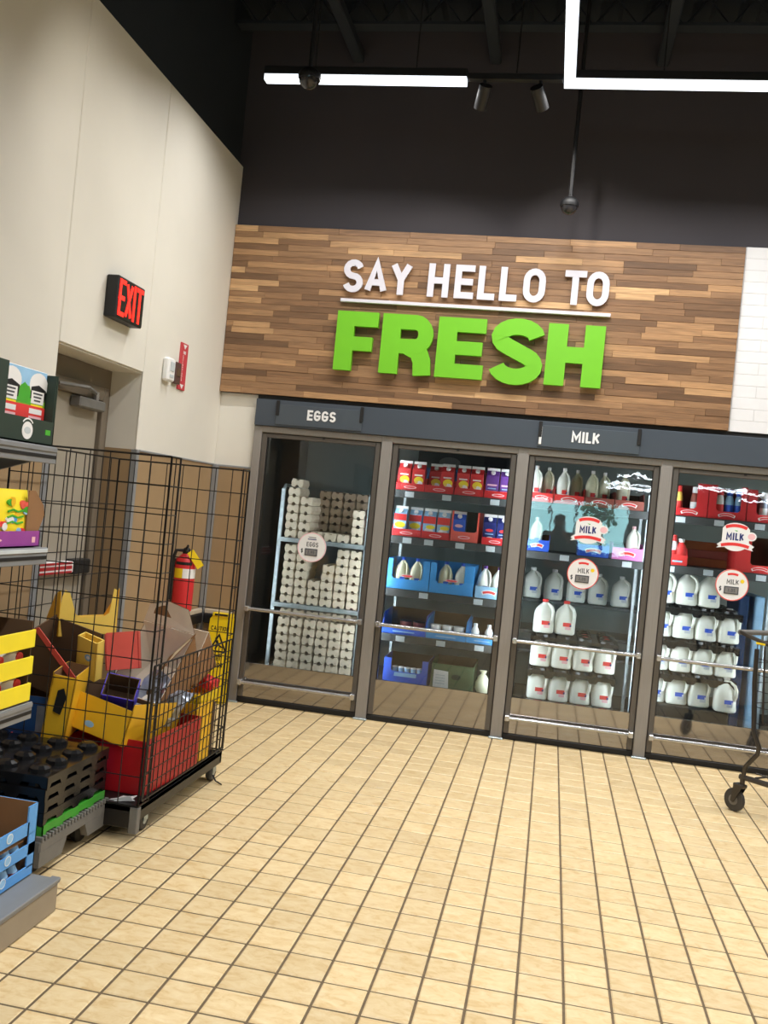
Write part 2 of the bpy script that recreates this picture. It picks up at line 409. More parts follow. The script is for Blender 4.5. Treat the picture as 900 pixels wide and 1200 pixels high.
# ---- floor: grout bed with single tiles
mb = MB(); mb.box(XL - .3, XR, YB, .01, -.12, -.003, GROUT); floor = struct(mb.build('floor'), 'beige square tile floor with dark grout')
J = .0042; ch = .004
def tile_verts(cx, cy):
    a = TP / 2 - J; b = a - ch; dz = random.uniform(-.0006, .0006)
    return [(cx - a, cy - a, -.003), (cx + a, cy - a, -.003), (cx + a, cy + a, -.003), (cx - a, cy + a, -.003),
            (cx - b, cy - b, dz), (cx + b, cy - b, dz), (cx + b, cy + b, dz), (cx - b, cy + b, dz)]
TF = [(4, 5, 6, 7), (0, 1, 5, 4), (1, 2, 6, 5), (2, 3, 7, 6), (3, 0, 4, 7)]
proto = MB(); proto.add([(x, y, max(z, -.003) if z < -.002 else 0.0) for x, y, z in tile_verts(0, 0)], TF, TILE)
p0 = proto.build('tile', floor)
cell = []
Rinv = _R.transposed(); cpos = Vector((-0.181, -6.672, 1.519))
y_off = .502 * TP
for i in range(-18, 42):
    for j in range(-100, 1):
        cx = (i + .5) * TP; cy = y_off + (j - .5) * TP
        if cx < XL - .25 or cy > .05: continue
        d = Rinv @ (Vector((cx, cy, 0)) - cpos)
        u = 450 + 1099.8 * d.x / -d.z if d.z < 0 else -9999; v = 600 - 1099.8 * d.y / -d.z if d.z < 0 else -9999
        vis = -20 < u < 920 and 780 < v < 1215 and u > 260 - max(0, (v - 850)) * .75
        cell.append((-d.z if vis else 1e6, cx, cy))
cell.sort()
fld = MB()
for k, (d, cx, cy) in enumerate(cell):
    if k == 0: p0.location = (cx, cy, 0)
    elif k < 300 and d < 1e5: inst(p0, 'tile', (cx, cy, random.uniform(-.0005, .0005)), floor)
    else: fld.add(tile_verts(cx, cy), TF, TILE)
f = fld.build('tile_field', floor); f['kind'] = 'stuff'

# ---- back wall (with the opening of the walk-in cooler), side wall, far walls, ceiling
mb = MB()
mb.box(XL - .2, XR, 0, .12, 2.275, CEIL, DARKWALL); mb.box(XL - .2, -2.415, .0, .12, 1.735, 2.275, CREAM)
mb.box(XL - .2, -2.415, .01, .12, 0, 1.735, GROOVE); mb.box(5.0, XR, 0, .12, 0, 2.275, DARKWALL)
wback = struct(mb.build('wall_back'), 'dark charcoal upper back wall')
mb = MB(); mb.box(XL + .02, -2.42, -.004, .01, 0.1, 1.728, TAN, .002); mb.build('panel', wback)
mb = MB(); mb.box(XL, -2.42, -.008, .01, 1.722, 1.737, TRIMG, .002); struct(mb.build('trim_1'), 'thin grey cap strip over the tan wainscot in the corner')
mb = MB(); mb.box(XL, -2.665, -.04, -.001, 0, 1.735, TRIMG, .003); struct(mb.build('trim_2'), 'vertical grey corner guard where the walls meet')
mb = MB(); mb.box(XL, -2.41, -.016, 0, 0, .1, GROOVE, .002); struct(mb.build('baseboard_back'))
# white wall tiles right of the wood panel
mb = MB(); mb.box(.914, 2.4, -.0285, -.001, 2.277, 3.523, M('light_tile_joint', (196, 196, 198), .7)); mb.build('tile_bed', wback)
rows = 16; hgt = (3.525 - 2.275) / rows
WT = M('white_wall_tile', (226, 226, 228), .25, var=.02)
for r in range(rows):
    x = .918 - (.15 if r % 2 else 0)
    while x < 2.4:
        x0 = max(x, .918); x1 = min(x + .3, 2.4)
        t = MB(); t.box(x0 + .0008, x1 - .0008, -.0305, -.002, 2.275 + r * hgt + .0008, 2.275 + (r + 1) * hgt - .0008, WT, .0015)
        t.build('tile', wback); x += .3

# left wall: slabs around the door recess
RY0, RY1, RZ, RD = -2.325, -1.33, 2.205, .2
mb = MB()
mb.box(XL - .5, XL - .012, RY1, .12, 0, 3.965, GROOVE); mb.box(XL - .5, XL - .012, YB, RY0, 0, 3.965, GROOVE)
mb.box(XL - .5, XL - .012, RY0, RY1, RZ, 3.965, GROOVE)
mb.box(XL - .5, XL - .03, YB, .12, 3.965, CEIL, DARKCEIL)
mb.box(XL - .5, XL - RD - .06, RY0, RY1, 0, RZ, GROOVE)
wleft = struct(mb.build('wall_left'), 'cream panelled left wall')
def lpanel(y0, y1, z0, z1, mat, x0=XL - .012, x1=XL):
    m = MB(); m.box(x0, x1, y0 + .003, y1 - .003, z0, z1, mat, .004); m.build('panel', wleft)
lpanel(RY1 - .012, -.0, 1.735, 3.965, CREAM); lpanel(RY0, RY1 - .012, RZ, 3.965, CREAM)
y = RY0
while y > -9: lpanel(y - .985, y, 1.735, 3.965, CREAM); lpanel(y - .985, y, .1, 1.73, TAN); y -= .985
lpanel(RY1, -.04, .1, 1.73, TAN)
# recess reveals
mb = MB(); mb.box(XL - RD - .06, XL - .012, RY1 - .008, RY1 + .001, 1.735, RZ, CREAM); mb.box(XL - RD - .06, XL - .012, RY1 - .008, RY1 + .001, 0, 1.735, TAN)
mb.box(XL - RD - .06, XL - .012, RY0 - .001, RY0 + .008, 0, RZ, TAN); mb.box(XL - RD - .06, XL - .012, RY0, RY1, RZ - .008, RZ + .001, CREAM)
mb.build('reveal', wleft)
mb = MB(); mb.box(XL - .001, XL + .006, RY1 - .005, RY1 + .03, 0, 1.735, TRIMG, .002); mb.box(XL - .03, XL + .006, RY1 - .012, RY1 - .005, 0, 1.735, TRIMG); struct(mb.build('trim_3'), 'grey corner guard on the right edge of the door recess')
mb = MB(); mb.box(XL - .001, XL + .006, RY0 - .05, RY0 + .005, 0, 1.735, TRIMG, .002); struct(mb.build('trim_4'), 'grey corner guard on the left edge of the door recess')
mb = MB(); mb.box(XL, XL + .008, RY1 + .03, -.04, 1.726, 1.738, TRIMG, .002); struct(mb.build('trim_5'), 'thin grey cap strip over the tan left wainscot')
mb = MB(); mb.box(XL, XL + .016, RY1 + .03, -.04, 0, .1, GROOVE, .003); struct(mb.build('baseboard_left'))
# door in the recess
DX = XL - RD
mb = MB(); mb.box(DX - .05, DX - .01, -2.25, -1.46, .01, 2.0, DOORP, .003); door = struct(mb.build('door_1'), 'beige exit door in the wall recess')
mb = MB(); mb.box(DX - .05, DX + .02, RY0 + .01, -2.25, 0, 2.08, FRAMEP, .004); mb.box(DX - .05, DX + .02, -1.46, -1.40, 0, 2.08, FRAMEP, .004)
mb.box(DX - .05, DX + .02, -2.25, -1.46, 2.0, 2.08, FRAMEP, .004); mb.box(DX - .05, DX - .005, -1.40, RY1 - .008, 0, RZ, FRAMEP); mb.box(DX - .05, DX - .005, RY0 + .008, -1.40, 2.08, RZ - .01, FRAMEP)
mb.build('door_frame', door)
mb = MB(); mb.box(DX - .01, DX + .06, -1.80, -1.50, 1.93, 1.99, GREYP, .008); mb.box(DX + .02, DX + .05, -1.60, -1.57, 1.985, 2.04, STEEL, .004)
mb.tube([(DX + .035, -1.585, 2.03), (DX + .1, -1.80, 2.04), (DX + .04, -2.02, 2.03)], .012, GREYP, 6); mb.build('door_closer', door)
mb = MB(); mb.box(DX - .01, DX + .05, -2.18, -1.68, .985, 1.05, WHITE, .006)
mb.box(DX + .0505, DX + .052, -2.17, -1.70, 1.036, 1.049, DRED); mb.box(DX + .0505, DX + .052, -2.17, -1.70, 1.008, 1.027, DRED); mb.box(DX + .0505, DX + .052, -2.17, -1.70, .986, .998, DRED)
mb.box(DX - .01, DX + .06, -1.68, -1.50, .975, 1.06, BLACK, .008); mb.build('panic_bar', door)

# ceiling with joists and hanging services
mb = MB(); mb.box(XL - .5, XR, YB, .12, CEIL, CEIL + .1, DARKCEIL); ceil = struct(mb.build('ceiling'), 'dark open ceiling with joists')
for k, y in enumerate([-.35, -1.5, -2.7, -3.9, -5.1, -6.3]):
    mb = MB(); mb.box(XL, XR, y - .05, y + .05, CEIL - .02, CEIL, DARKCEIL); mb.box(XL, XR, y - .05, y + .05, CEIL - .22, CEIL - .20, DARKCEIL)
    for q in range(40):
        x = XL + .29 * q; mb.tube([(x, y, CEIL - .02), (x + .145, y, CEIL - .2), (x + .29, y, CEIL - .02)], .008, DARKCEIL, 4)
    mb.build('joist', ceil)
for x in (-1.9, -.9, .25, 1.15): 
    mb = MB(); mb.box(x - .04, x + .04, YB / 2, 0, CEIL - .3, CEIL - .22, DARKCEIL, .01); mb.build('beam', ceil)
for k in range(30):
    x = XL + .1 + k * .3; mb = MB(); mb.prism([(x, CEIL - .001), (x + .03, CEIL - .035), (x + .12, CEIL - .035), (x + .15, CEIL - .001)], 'y', -7, 0, DARKCEIL); mb.build('deck_rib', ceil)
mb = MB(); mb.box(XR, XR + .1, YB, .12, 0, CEIL, CREAM); struct(mb.build('wall_right'), 'plain cream wall far right of the aisle')
# wall behind the viewpoint with the shop window the cooler glass reflects
mb = MB(); mb.box(XL - .5, -1.2, YB - .1, YB, 0, CEIL, DARKWALL); mb.box(2.3, XR, YB - .1, YB, 0, CEIL, DARKWALL)
mb.box(-1.2, 2.3, YB - .1, YB, 0, .7, DARKWALL); mb.box(-1.2, 2.3, YB - .1, YB, 2.5, CEIL, DARKWALL); struct(mb.build('wall_front'), 'dark wall behind the viewpoint')
mb = MB()
for x in (-1.2, -.35, .5, 1.4, 2.25): mb.box(x, x + .06, YB - .08, YB - .02, .7, 2.5, FRAMEP)
mb.box(-1.2, 2.3, YB - .08, YB - .02, .7, .76, FRAMEP); mb.box(-1.2, 2.3, YB - .08, YB - .02, 2.44, 2.5, FRAMEP); struct(mb.build('window_1'), 'shop window mirrored in the cooler glass')

# cooler room behind the glass doors
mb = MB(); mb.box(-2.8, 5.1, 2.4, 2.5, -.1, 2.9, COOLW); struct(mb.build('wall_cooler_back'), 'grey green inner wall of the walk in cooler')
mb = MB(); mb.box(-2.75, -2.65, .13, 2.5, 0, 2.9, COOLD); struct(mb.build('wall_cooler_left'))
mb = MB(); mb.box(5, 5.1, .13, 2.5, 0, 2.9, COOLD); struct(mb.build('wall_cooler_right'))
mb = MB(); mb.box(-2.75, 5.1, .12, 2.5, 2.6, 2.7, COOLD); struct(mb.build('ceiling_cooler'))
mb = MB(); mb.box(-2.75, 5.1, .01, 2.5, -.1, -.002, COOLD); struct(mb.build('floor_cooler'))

# ================================================================== WOOD PANEL AND LETTERING
mb = MB(); mb.box(XL + .003, .909, -.03, -.001, 2.28, 3.515, DKRAFT)
panel = tag(mb.build('wood_panel'), 'wide wood strip feature panel above the cooler doors', 'wall panel')
nr = 28; ph = (3.517 - 2.278) / nr
for r in range(nr):
    x = XL + .003 - random.uniform(0, .3)
    while x < .905:
        L = random.uniform(.26, .66); x0 = max(x, XL + .003); x1 = min(x + L, .91)
        if .91 - x1 < .08: x1 = .91; L = 9
        if x1 - x0 > .02:
            d = random.uniform(0, .004); zc = 2.278 + (r + .5) * ph
            t = MB(); t.box(-(x1 - x0) / 2 + .0004, (x1 - x0) / 2 - .0004, -.05 - d, -.03, -ph / 2 + .0004, ph / 2 - .0004, PLANK, .0012)
            t.build('plank', panel, ((x0 + x1) / 2, 0, zc))
        x += L
YP = -.055
say = thing('lettering', 'white raised words SAY HELLO TO with a thin white underline', 'lettering', (-.88, YP, 3.04))
# measured left edges of the letters on the panel
zb = 3.045; hL = .237
ls = [('S', -1.84, .147), ('A', -1.678, .163), ('Y', -1.495, .157), ('H', -1.221, .15), ('E', -1.029, .137), ('L', -.864, .121), ('L', -.71, .122), ('O', -.548, .153), ('T', -.267, .148), ('O', -.113, .151)]
for c, x, w in ls:
    m = MB(); gw = GL[c][0]
    glyph(m, c, (x + .88, -.012, 3.058 - 3.04), UX, UZ, hL, .19, LETW, 0, .014, w / (gw * hL))
    m.build('letter', say)
m = MB(); m.box(-1.845 + .88, .065 + .88, -.025, .003, 2.988 - 3.04, 3.012 - 3.04, LETW, .002); m.build('underline', say)
fresh = thing('lettering', 'large lime green raised word FRESH', 'lettering', (-.88, YP, 2.49))
def fpoly(polys, x, holes=None):
    m = MB()
    for p in polys: m.flat([(x + .88 + a, b) for a, b in p], GREEN, (0, -.015, 0), UX, UZ, 0, .04)
    return m
H = .425
def R_(x0, x1, y0, y1): return [(x0, y0), (x1, y0), (x1, y1), (x0, y1)]
fpoly([R_(0, .13, 0, H), R_(.13, .302, H - .105, H), R_(.13, .27, .145, .245)], -1.845).build('letter', fresh)
m = fpoly([R_(0, .135, 0, H)], -1.511)
m.stroke([(.135, H - .0525), (.235, H - .0525)] + arc(.24, .286, .078, .0865, 90, -90, 10) + [(.135, .1995)], .105, GREEN, (-1.511 + .88, -.015, 0), UX, UZ, 0, .04)
m.stroke([(.2, .2), (.275, .165), (.303, .1), (.312, 0)], .125, GREEN, (-1.511 + .88, -.015, 0), UX, UZ, -.0006, .0394); m.build('letter', fresh)
fpoly([R_(0, .135, 0, H), R_(.135, .337, H - .1, H), R_(.135, .32, .165, .26), R_(.135, .337, 0, .1)], -1.108).build('letter', fresh)
m = MB(); m.stroke(arc(.19, .312, .128, .076, 5, 235, 12) + arc(.185, .118, .13, .08, 55, -170, 13), .112, GREEN, (-.735 + .88, -.015, 0), UX, UZ, 0, .04); m.build('letter', fresh)
fpoly([R_(0, .135, 0, H), R_(.25, .385, 0, H), R_(.135, .25, .16, .27)], -.343).build('letter', fresh)

# ================================================================== COOLER FRONT
MX = [-2.385, -1.41, -.434, .541, 1.516, 2.491, 3.466]
frame = thing('glass_cooler', 'brushed metal mullions and head rail of the glass door cooler', 'cooler', (-1.41, 0, 0))
def fb(name, x0, x1, y0, y1, z0, z1, mat, bev=.004, parent=frame):
    m = MB(); m.box(x0 + 1.41, x1 + 1.41, y0, y1, z0, z1, mat, bev); return m.build(name, parent)
for i, x in enumerate(MX):
    if i == 0: fb('mullion', -2.414, -2.352, -.03, .13, 0, 2.05, MULL)
    else: fb('mullion', x - .04, x + .04, -.03, .05, 0, 2.05, MULL)
    m = MB(); m.box(x - .05 + 1.41, x + .05 + 1.41, -.055, -.03, 0, .012, GALV, .003); m.build('foot_plate', frame)
    s = fb('light_strip', x + .015 if i == 0 else x - .012, x + .04 if i == 0 else x + .012, .06, .075, .3, 1.98, STRIP, 0)
fb('head_rail', -2.414, 3.6, -.028, .12, 2.003, 2.05, MULL)
fb('sill', -2.414, 3.6, -.012, .12, 0, .04, GASKET)
fas = MB(); fas.box(-2.41, 3.6, -.05, -.001, 2.05, 2.245, SLATE, .003); fas.box(-2.41, 3.6, -.02, -.001, 2.245, 2.276, GASKET)  # upper black strip puts the shadow of the gap below the panel into colour
fascia = tag(fas.build('fascia'), 'long dark slate fascia between wood panel and cooler doors', 'fascia')
def sign_plate(x0, x1, word, xw, hw, label):
    t = thing('sign_plate', label, 'sign', ((x0 + x1) / 2, -.05, 2.15)); cx = (x0 + x1) / 2
    m = MB(); m.box(x0 - cx, x1 - cx, -.008, 0, -.085, .065, SLATE2, .002); m.build('plate', t)
    for x in (x0 + .012, x1 - .008):
        m = MB(); m.box(x - cx - .012, x - cx + .012, -.016, -.008, -.02, .09, GASKET, .002); m.build('clip', t)
    m = MB(); text(m, word, (xw - cx, -.008, -hw / 2), UX, UZ, hw, .2, WHITE, 0, .004, wf=1.15, gap=.12, center=True); m.build('letters', t)
    return t
sign_plate(-2.25, -1.60, 'EGGS', -1.905, .075, 'slate sign plate reading EGGS over the first cooler door')
t = sign_plate(-.345, .345, 'MILK', -.02, .075, 'slate sign plate reading MILK over the third cooler door')
m = MB(); m.box(-.3375, -.32, -.014, -.008, -.07, .055, WHITE, .002); m.build('white_strip', t)

DOORS = []
def cooler_door(i, lower, label):
    x0 = MX[i] + (.035 if i == 0 else .045); x1 = MX[i + 1] - .045; w = x1 - x0
    t = thing('cooler_door', label, 'cooler door', ((x0 + x1) / 2, 0, .045))
    a, b = -w / 2, w / 2; zt = 1.953; m = MB()
    m.box(a - .006, b + .006, .012, .03, -.004, zt + .008, GASKET)
    m = MB(); m.box(a, a + .038, -.018, .02, 0, zt, STILE, .004); m.build('stile', t)
    m = MB(); m.box(b - .038, b, -.018, .02, 0, zt, STILE, .004); m.build('stile', t)
    m = MB(); m.box(a + .038, b - .038, -.018, .02, zt - .03, zt, STILE, .004); m.build('top_rail', t)
    m = MB()
    for (p, q, r, s_) in ((a - .007, a, 0, zt), (b, b + .007, 0, zt), (a, b, zt, zt + .012), (a, b, -.012, 0), (a + .038, a + .044, .25, zt - .03), (b - .044, b - .038, .25, zt - .03)):
        m.box(p, q, -.008, .015, r, s_, GASKET)
    m.build('gasket', t)
    m = MB(); m.box(a + .038, b - .038, -.008, .012, 0, .253, KICK, .001); m.build('kick_panel', t)
    m = MB(); m.box(a + .038, b - .038, -.004, .004, .253, zt - .03, GLASS); m.build('glass_pane', t)
    def bar(z, name, yo=-.06):
        q = MB(); q.tube([(a + .02, yo, z), (b - .02, yo, z)], .0135, STEEL, 10); q = q.build(name, t, smooth=True)
        for x in (a + .022, b - .022):
            k = MB(); k.box(x - .016, x + .016, yo - .017, -.016, z - .02, z + .02, STEEL, .004); k.build('bracket', q)
    bar(.70 - .045, 'handle_bar')
    if lower: bar(.158 - .045, 'push_bar')
    m = MB(); m.box(a + .46, a + .478, -.024, -.018, zt - .012, zt + .004, GASKET, .002); m.build('latch', t)
    return t
cooler_door(0, True, 'leftmost glass cooler door, in front of the egg rack')
cooler_door(1, False, 'second glass cooler door from the left, before red cartons, without a lower push bar')
cooler_door(2, True, 'third glass cooler door, under the MILK plate')
cooler_door(3, True, 'fourth glass cooler door, behind the shopping cart')
cooler_door(4, True, 'fifth glass cooler door, beyond the right edge')

# round price signs and badge stickers on the glass
def round_sign(x, z, word, price, milk, label):
    t = thing('price_sign', label, 'sign', (x, -.005, z)); r = .108
    m = MB(); m.lathe([(r, 0), (r, -.006)], WHITE, 32, axis='y'); m.build('disc', t)
    m = MB(); m.stroke(ell(0, 0, r - .003, r - .003, 32), .006, LPINK if not milk else CORAL, (0, -.006, 0), UX, UZ, 0, .0008, True); m.build('rim', t)
    m = MB(); text(m, word, (.003, -.006, .004), UX, UZ, .034, .15, GREYTX, 0, .001, wf=1.0, gap=.14, center=True)
    text(m, '$', (-.082 if milk else -.08, -.006, -.046), UX, UZ, .032, .16, GREYTX, 0, .001); m.build('lettering', t)
    m = MB(); m.box(-.05, .045, -.010, -.006, -.062, -.01, GREYTX, .002); m.box(-.043, .038, -.0108, -.010, -.055, -.018, LCD)
    text(m, price, (-.0025, -.0108, -.047), UX, UZ, .022, .16, GREYTX, 0, .0006, wf=1.0, gap=.2, center=True); m.build('price_display', t)
    m = MB()
    if milk:
        m.stroke(arc(0, .01, .08, .065, 115, 65, 8), .014, BRED, (0, -.006, 0), UX, UZ, 0, .001)
        m.flat([(.064 + (.015 if k % 2 else .011) * math.cos(2 * PI * k / 24), .03 + (.015 if k % 2 else .011) * math.sin(2 * PI * k / 24)) for k in range(24)], SYEL, (0, -.006, 0), UX, UZ, 0, .001)
    else:
        m.flat(R_(-.035, .03, .055, .062), NAVY, (0, -.006, 0), UX, UZ, 0, .001); m.flat(R_(-.03, .026, .07, .075), GREYTX, (0, -.006, 0), UX, UZ, 0, .0009)
    m.build('print', t)
    return t
round_sign(-1.894, 1.194, 'EGGS', '2.95', False, 'round white price sign reading EGGS on the first glass door')
round_sign(.052, 1.212, 'MILK', '3.05', True, 'round white price sign reading MILK on the third glass door')
round_sign(1.04, 1.244, 'MILK', '3.05', True, 'round white price sign reading MILK on the fourth glass door')
def badge(x, z, label):
    t = thing('sticker', label, 'sticker', (x, -.005, z)); O = (0, 0, 0)
    body = [(-.088, -.05), (-.088, .06)] + arc(0, .045, .088, .052, 165, 15, 10) + [(.088, .06), (.088, -.05)] + arc(0, -.05, .075, .045, 0, -180, 10)
    m = MB(); m.flat(body, WHITE, O, UX, UZ, 0, .0012); m.flat(ell(.1, .012, .034, .03), WHITE, O, UX, UZ, 0, .0011)
    m.flat([(-.118, -.058), (-.085, -.032), (.085, -.032), (.125, -.055), (.11, -.07), (.12, -.085), (0, -.06), (-.12, -.082), (-.105, -.068)], WHITE, O, UX, UZ, 0, .0013); m.build('backing', t)
    m = MB(); m.stroke(arc(0, -.02, .13, .098, 122, 58, 10), .021, BRED, O, UX, UZ, .0012, .002); m.build('red_arch', t)
    m = MB(); m.stroke(arc(0, -.14, .17, .092, 122, 58, 10), .021, BRED, O, UX, UZ, .0013, .002); m.build('red_ribbon', t)
    m = MB(); text(m, 'MILK', (-.004, 0, -.022), UX, UZ, .05, .2, NAVY, .0012, .002, wf=1.0, gap=.12, center=True); m.build('lettering', t)
    m = MB(); m.flat(ell(.102, .012, .024, .021), LPINK, O, UX, UZ, .0011, .002); m.flat([(-.012, .048), (.012, .044), (.004, .038)], LGREEN, O, UX, UZ, .0012, .002); m.build('round_spot', t)
badge(.062, 1.517, 'white and red MILK badge sticker on the third glass door')
badge(1.034, 1.568, 'white and red MILK badge sticker on the fourth glass door')

# ================================================================== EGG RACK (behind the first door)
rack = thing('egg_rack', 'galvanised wheeled rack holding grey egg cartons behind the first door', 'rack', (-1.892, .3, 0))
RX0, RX1 = -.343, .34
for x in (RX0, RX1):
    for y in (-.01, .62):
        m = MB(); m.box(x - .014, x + .014, y - .014, y + .014, .09, 1.61, GALV, .004)
        m.build('post', rack)
for x in (RX0, RX1):
    m = MB(); m.tube([(x, -.01, 1.6), (x, .03, 1.635), (x, .58, 1.635), (x, .62, 1.6)], .013, GALV, 8); m.build('top_rail', rack)
for z in (.235, .735, 1.235):
    m = MB(); m.box(RX0, RX1, -.02, .62, z - .012, z, GALV, .002); m.box(RX0, RX1, -.024, -.02, z - .032, z, GALV, .001); m.build('shelf', rack)
m = MB(); m.box(RX0 - .02, RX1 + .02, -.03, .63, .085, .125, GALV, .004); m.build('base', rack)
for x in (RX0, RX1):
    for y in (0, .6):
        m = MB(); m.lathe([(.04, -.012), (.042, -.006), (.042, .006), (.04, .012)], RUBBER, 14, (x, y, .042), 'x'); m.box(x - .018, x + .018, y - .02, y + .02, .07, .09, GALV, .003); m.build('caster', rack)
def carton_mesh(mat):
    P = [(-.041, 0), (-.015, 0), (-.009, .015), (.009, .015), (.015, 0), (.041, 0), (.0445, .008), (.0495, .029), (.0495, .034), (.045, .05), (.042, .063), (.015, .063), (.01, .053), (-.01, .053), (-.015, .063), (-.042, .063), (-.045, .05), (-.0495, .034), (-.0495, .029), (-.0445, .008)]
    m = MB(); rings = []
    for y, s in ((0, .9), (.008, 1), (.275, 1), (.283, .9)): rings.append([(x * s, y, .032 + (z - .032) * s) for x, z in P])
    m.loft(rings, mat); return m
EW, EH = .104, .065
eg = {}
NTH = ['first', 'second', 'third', 'fourth', 'fifth', 'sixth', 'seventh', 'eighth']
def egg(x, y, z, mat, sec, rot=(0, 0, 0), c=0, r=0):
    pos = NTH[c] + ' column from left, ' + NTH[r] + ' row up'
    lab = {'bot': ('grey egg carton, bottom section of the rack, ' + pos, 'egg cartons in the bottom section'),
           'mid': ('grey egg carton, middle section of the rack, ' + pos, 'egg cartons in the middle section'),
           'top': ('grey egg carton, front of the top section, ' + pos, 'front egg cartons in the top section'),
           'back': ('shaded brown egg carton, back of the top section, ' + pos, 'rear egg cartons in the top section'),
           'tilt': ('egg carton lying topmost on the left stack of the egg rack', None)}[sec]
    if mat.name not in eg: o = carton_mesh(mat).build('egg_carton'); eg[mat.name] = o; o.location = (x, y, z); o.rotation_euler = rot
    else: o = inst(eg[mat.name], 'egg_carton', (x, y, z), None, rot)
    tag(o, lab[0], 'egg carton', lab[1])
colx = [-2.142 + i * EW for i in range(6)]
def jit(): return random.uniform(-.003, .003)
for c in range(6):
    for r in range(7): egg(colx[c] + jit(), .295 + (.05 if r == 6 else 0) + jit(), .236 + r * EH, PULP, 'bot', (0, 0, random.uniform(-.02, .02)), c, r)
for c, n in enumerate((7, 6, 3, 5, 7, 7)):
    for r in range(n): egg(colx[c] + jit(), .30 + jit(), .736 + r * .0645, PULP, 'mid', (0, 0, random.uniform(-.02, .02)), c, r)
tx = [-2.155 + i * .1045 for i in range(6)]
for c, n in enumerate((6, 5, 1, 1, 1, 4)):
    for r in range(n): egg(tx[c] + jit(), .30 + jit(), 1.236 + r * .0648, PULP, 'top', (0, 0, random.uniform(-.02, .02)), c, r)
egg(-2.14, .305, 1.236 + 6 * .0648 + .003, PULP, 'tilt', (0, .07, .1))
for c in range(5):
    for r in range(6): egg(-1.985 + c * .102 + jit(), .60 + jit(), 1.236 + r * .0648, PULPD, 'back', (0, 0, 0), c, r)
ev = thing('evaporator', 'dark cooling unit mounted high on the cooler back wall behind the first door', 'cooling unit', (-1.05, 2.2, 1.95))
m = MB(); m.box(-.42, .42, -.25, .2, -.22, .22, COOLD, .02); m.build('housing', ev)
m = MB(); m.flat(ell(-.12, .06, .1, .05), GREYP, (0, -.25, 0), UX, UZ, 0, .003); m.build('maker_plate', ev)

# ================================================================== PRODUCTS
def jug_mb(w, d, h, mat):
    """milk jug: rounded square body with a pinched corner for the handle"""
    prof = [(0, .86, 4), (.03, .97, 4.5), (.10, 1, 5), (.5, 1, 5), (.62, .97, 4), (.72, .84, 3), (.82, .58, 2.3), (.90, .30, 2), (.93, .26, 2), (1, .26, 2)]
    m = MB(); rings = []; n = 20
    for f, s, e in prof:
        ring = []
        for k in range(n):
            a = 2 * PI * k / n; c, q = math.cos(a), math.sin(a)
            r = (abs(c) ** e + abs(q) ** e) ** (-1 / e); sc = s
            da = (a - math.radians(315) + PI) % (2 * PI) - PI
            if .36 < f < .85 and abs(da) < .75: sc *= 1 - .24 * math.cos(da / .75 * PI / 2)
            ring.append((w / 2 * r * c * sc, d / 2 * r * q * sc, f * h))
        rings.append(ring)
    return m.loft(rings, mat)
def jug(name, w, d, h, body, cap, label, lab, cat, loc, group, parts=True, labmats=None):
    o = jug_mb(w, d, h, body).build(name, None, loc, (0, 0, 0), smooth=True); tag(o, lab, cat, group)
    q = MB(); q.tube([(w * .13, -d * .13, h * .9), (w * .34, -d * .34, h * .8), (w * .42, -d * .42, h * .66), (w * .41, -d * .41, h * .5), (w * .36, -d * .36, h * .36)], [w * .06, w * .075, w * .08, w * .08, w * .07], body, 8); q.build('handle', o, smooth=True)
    q = MB(); q.lathe([(w * .145, h * .94), (w * .15, h * .945), (w * .15, h * 1.02), (w * .13, h * 1.03)], cap, 14); q.build('cap', o, smooth=True)
    if label:
        q = MB(); O = (0, -d / 2, 0)
        q.flat(R_(-w * .1, w * .28, h * .26, h * .38), label, O, UX, UZ, -.002, .0012)
        q.flat(R_(w * .02, w * .28, h * .17, h * .25), LPINK if label is BRED else TAG, O, UX, UZ, -.002, .001)
        q.flat(R_(w * .22, w * .3, h * .27, h * .33), NAVY if label is BRED else WHITE, O, UX, UZ, -.002, .0015); q.build('label', o)
    return o

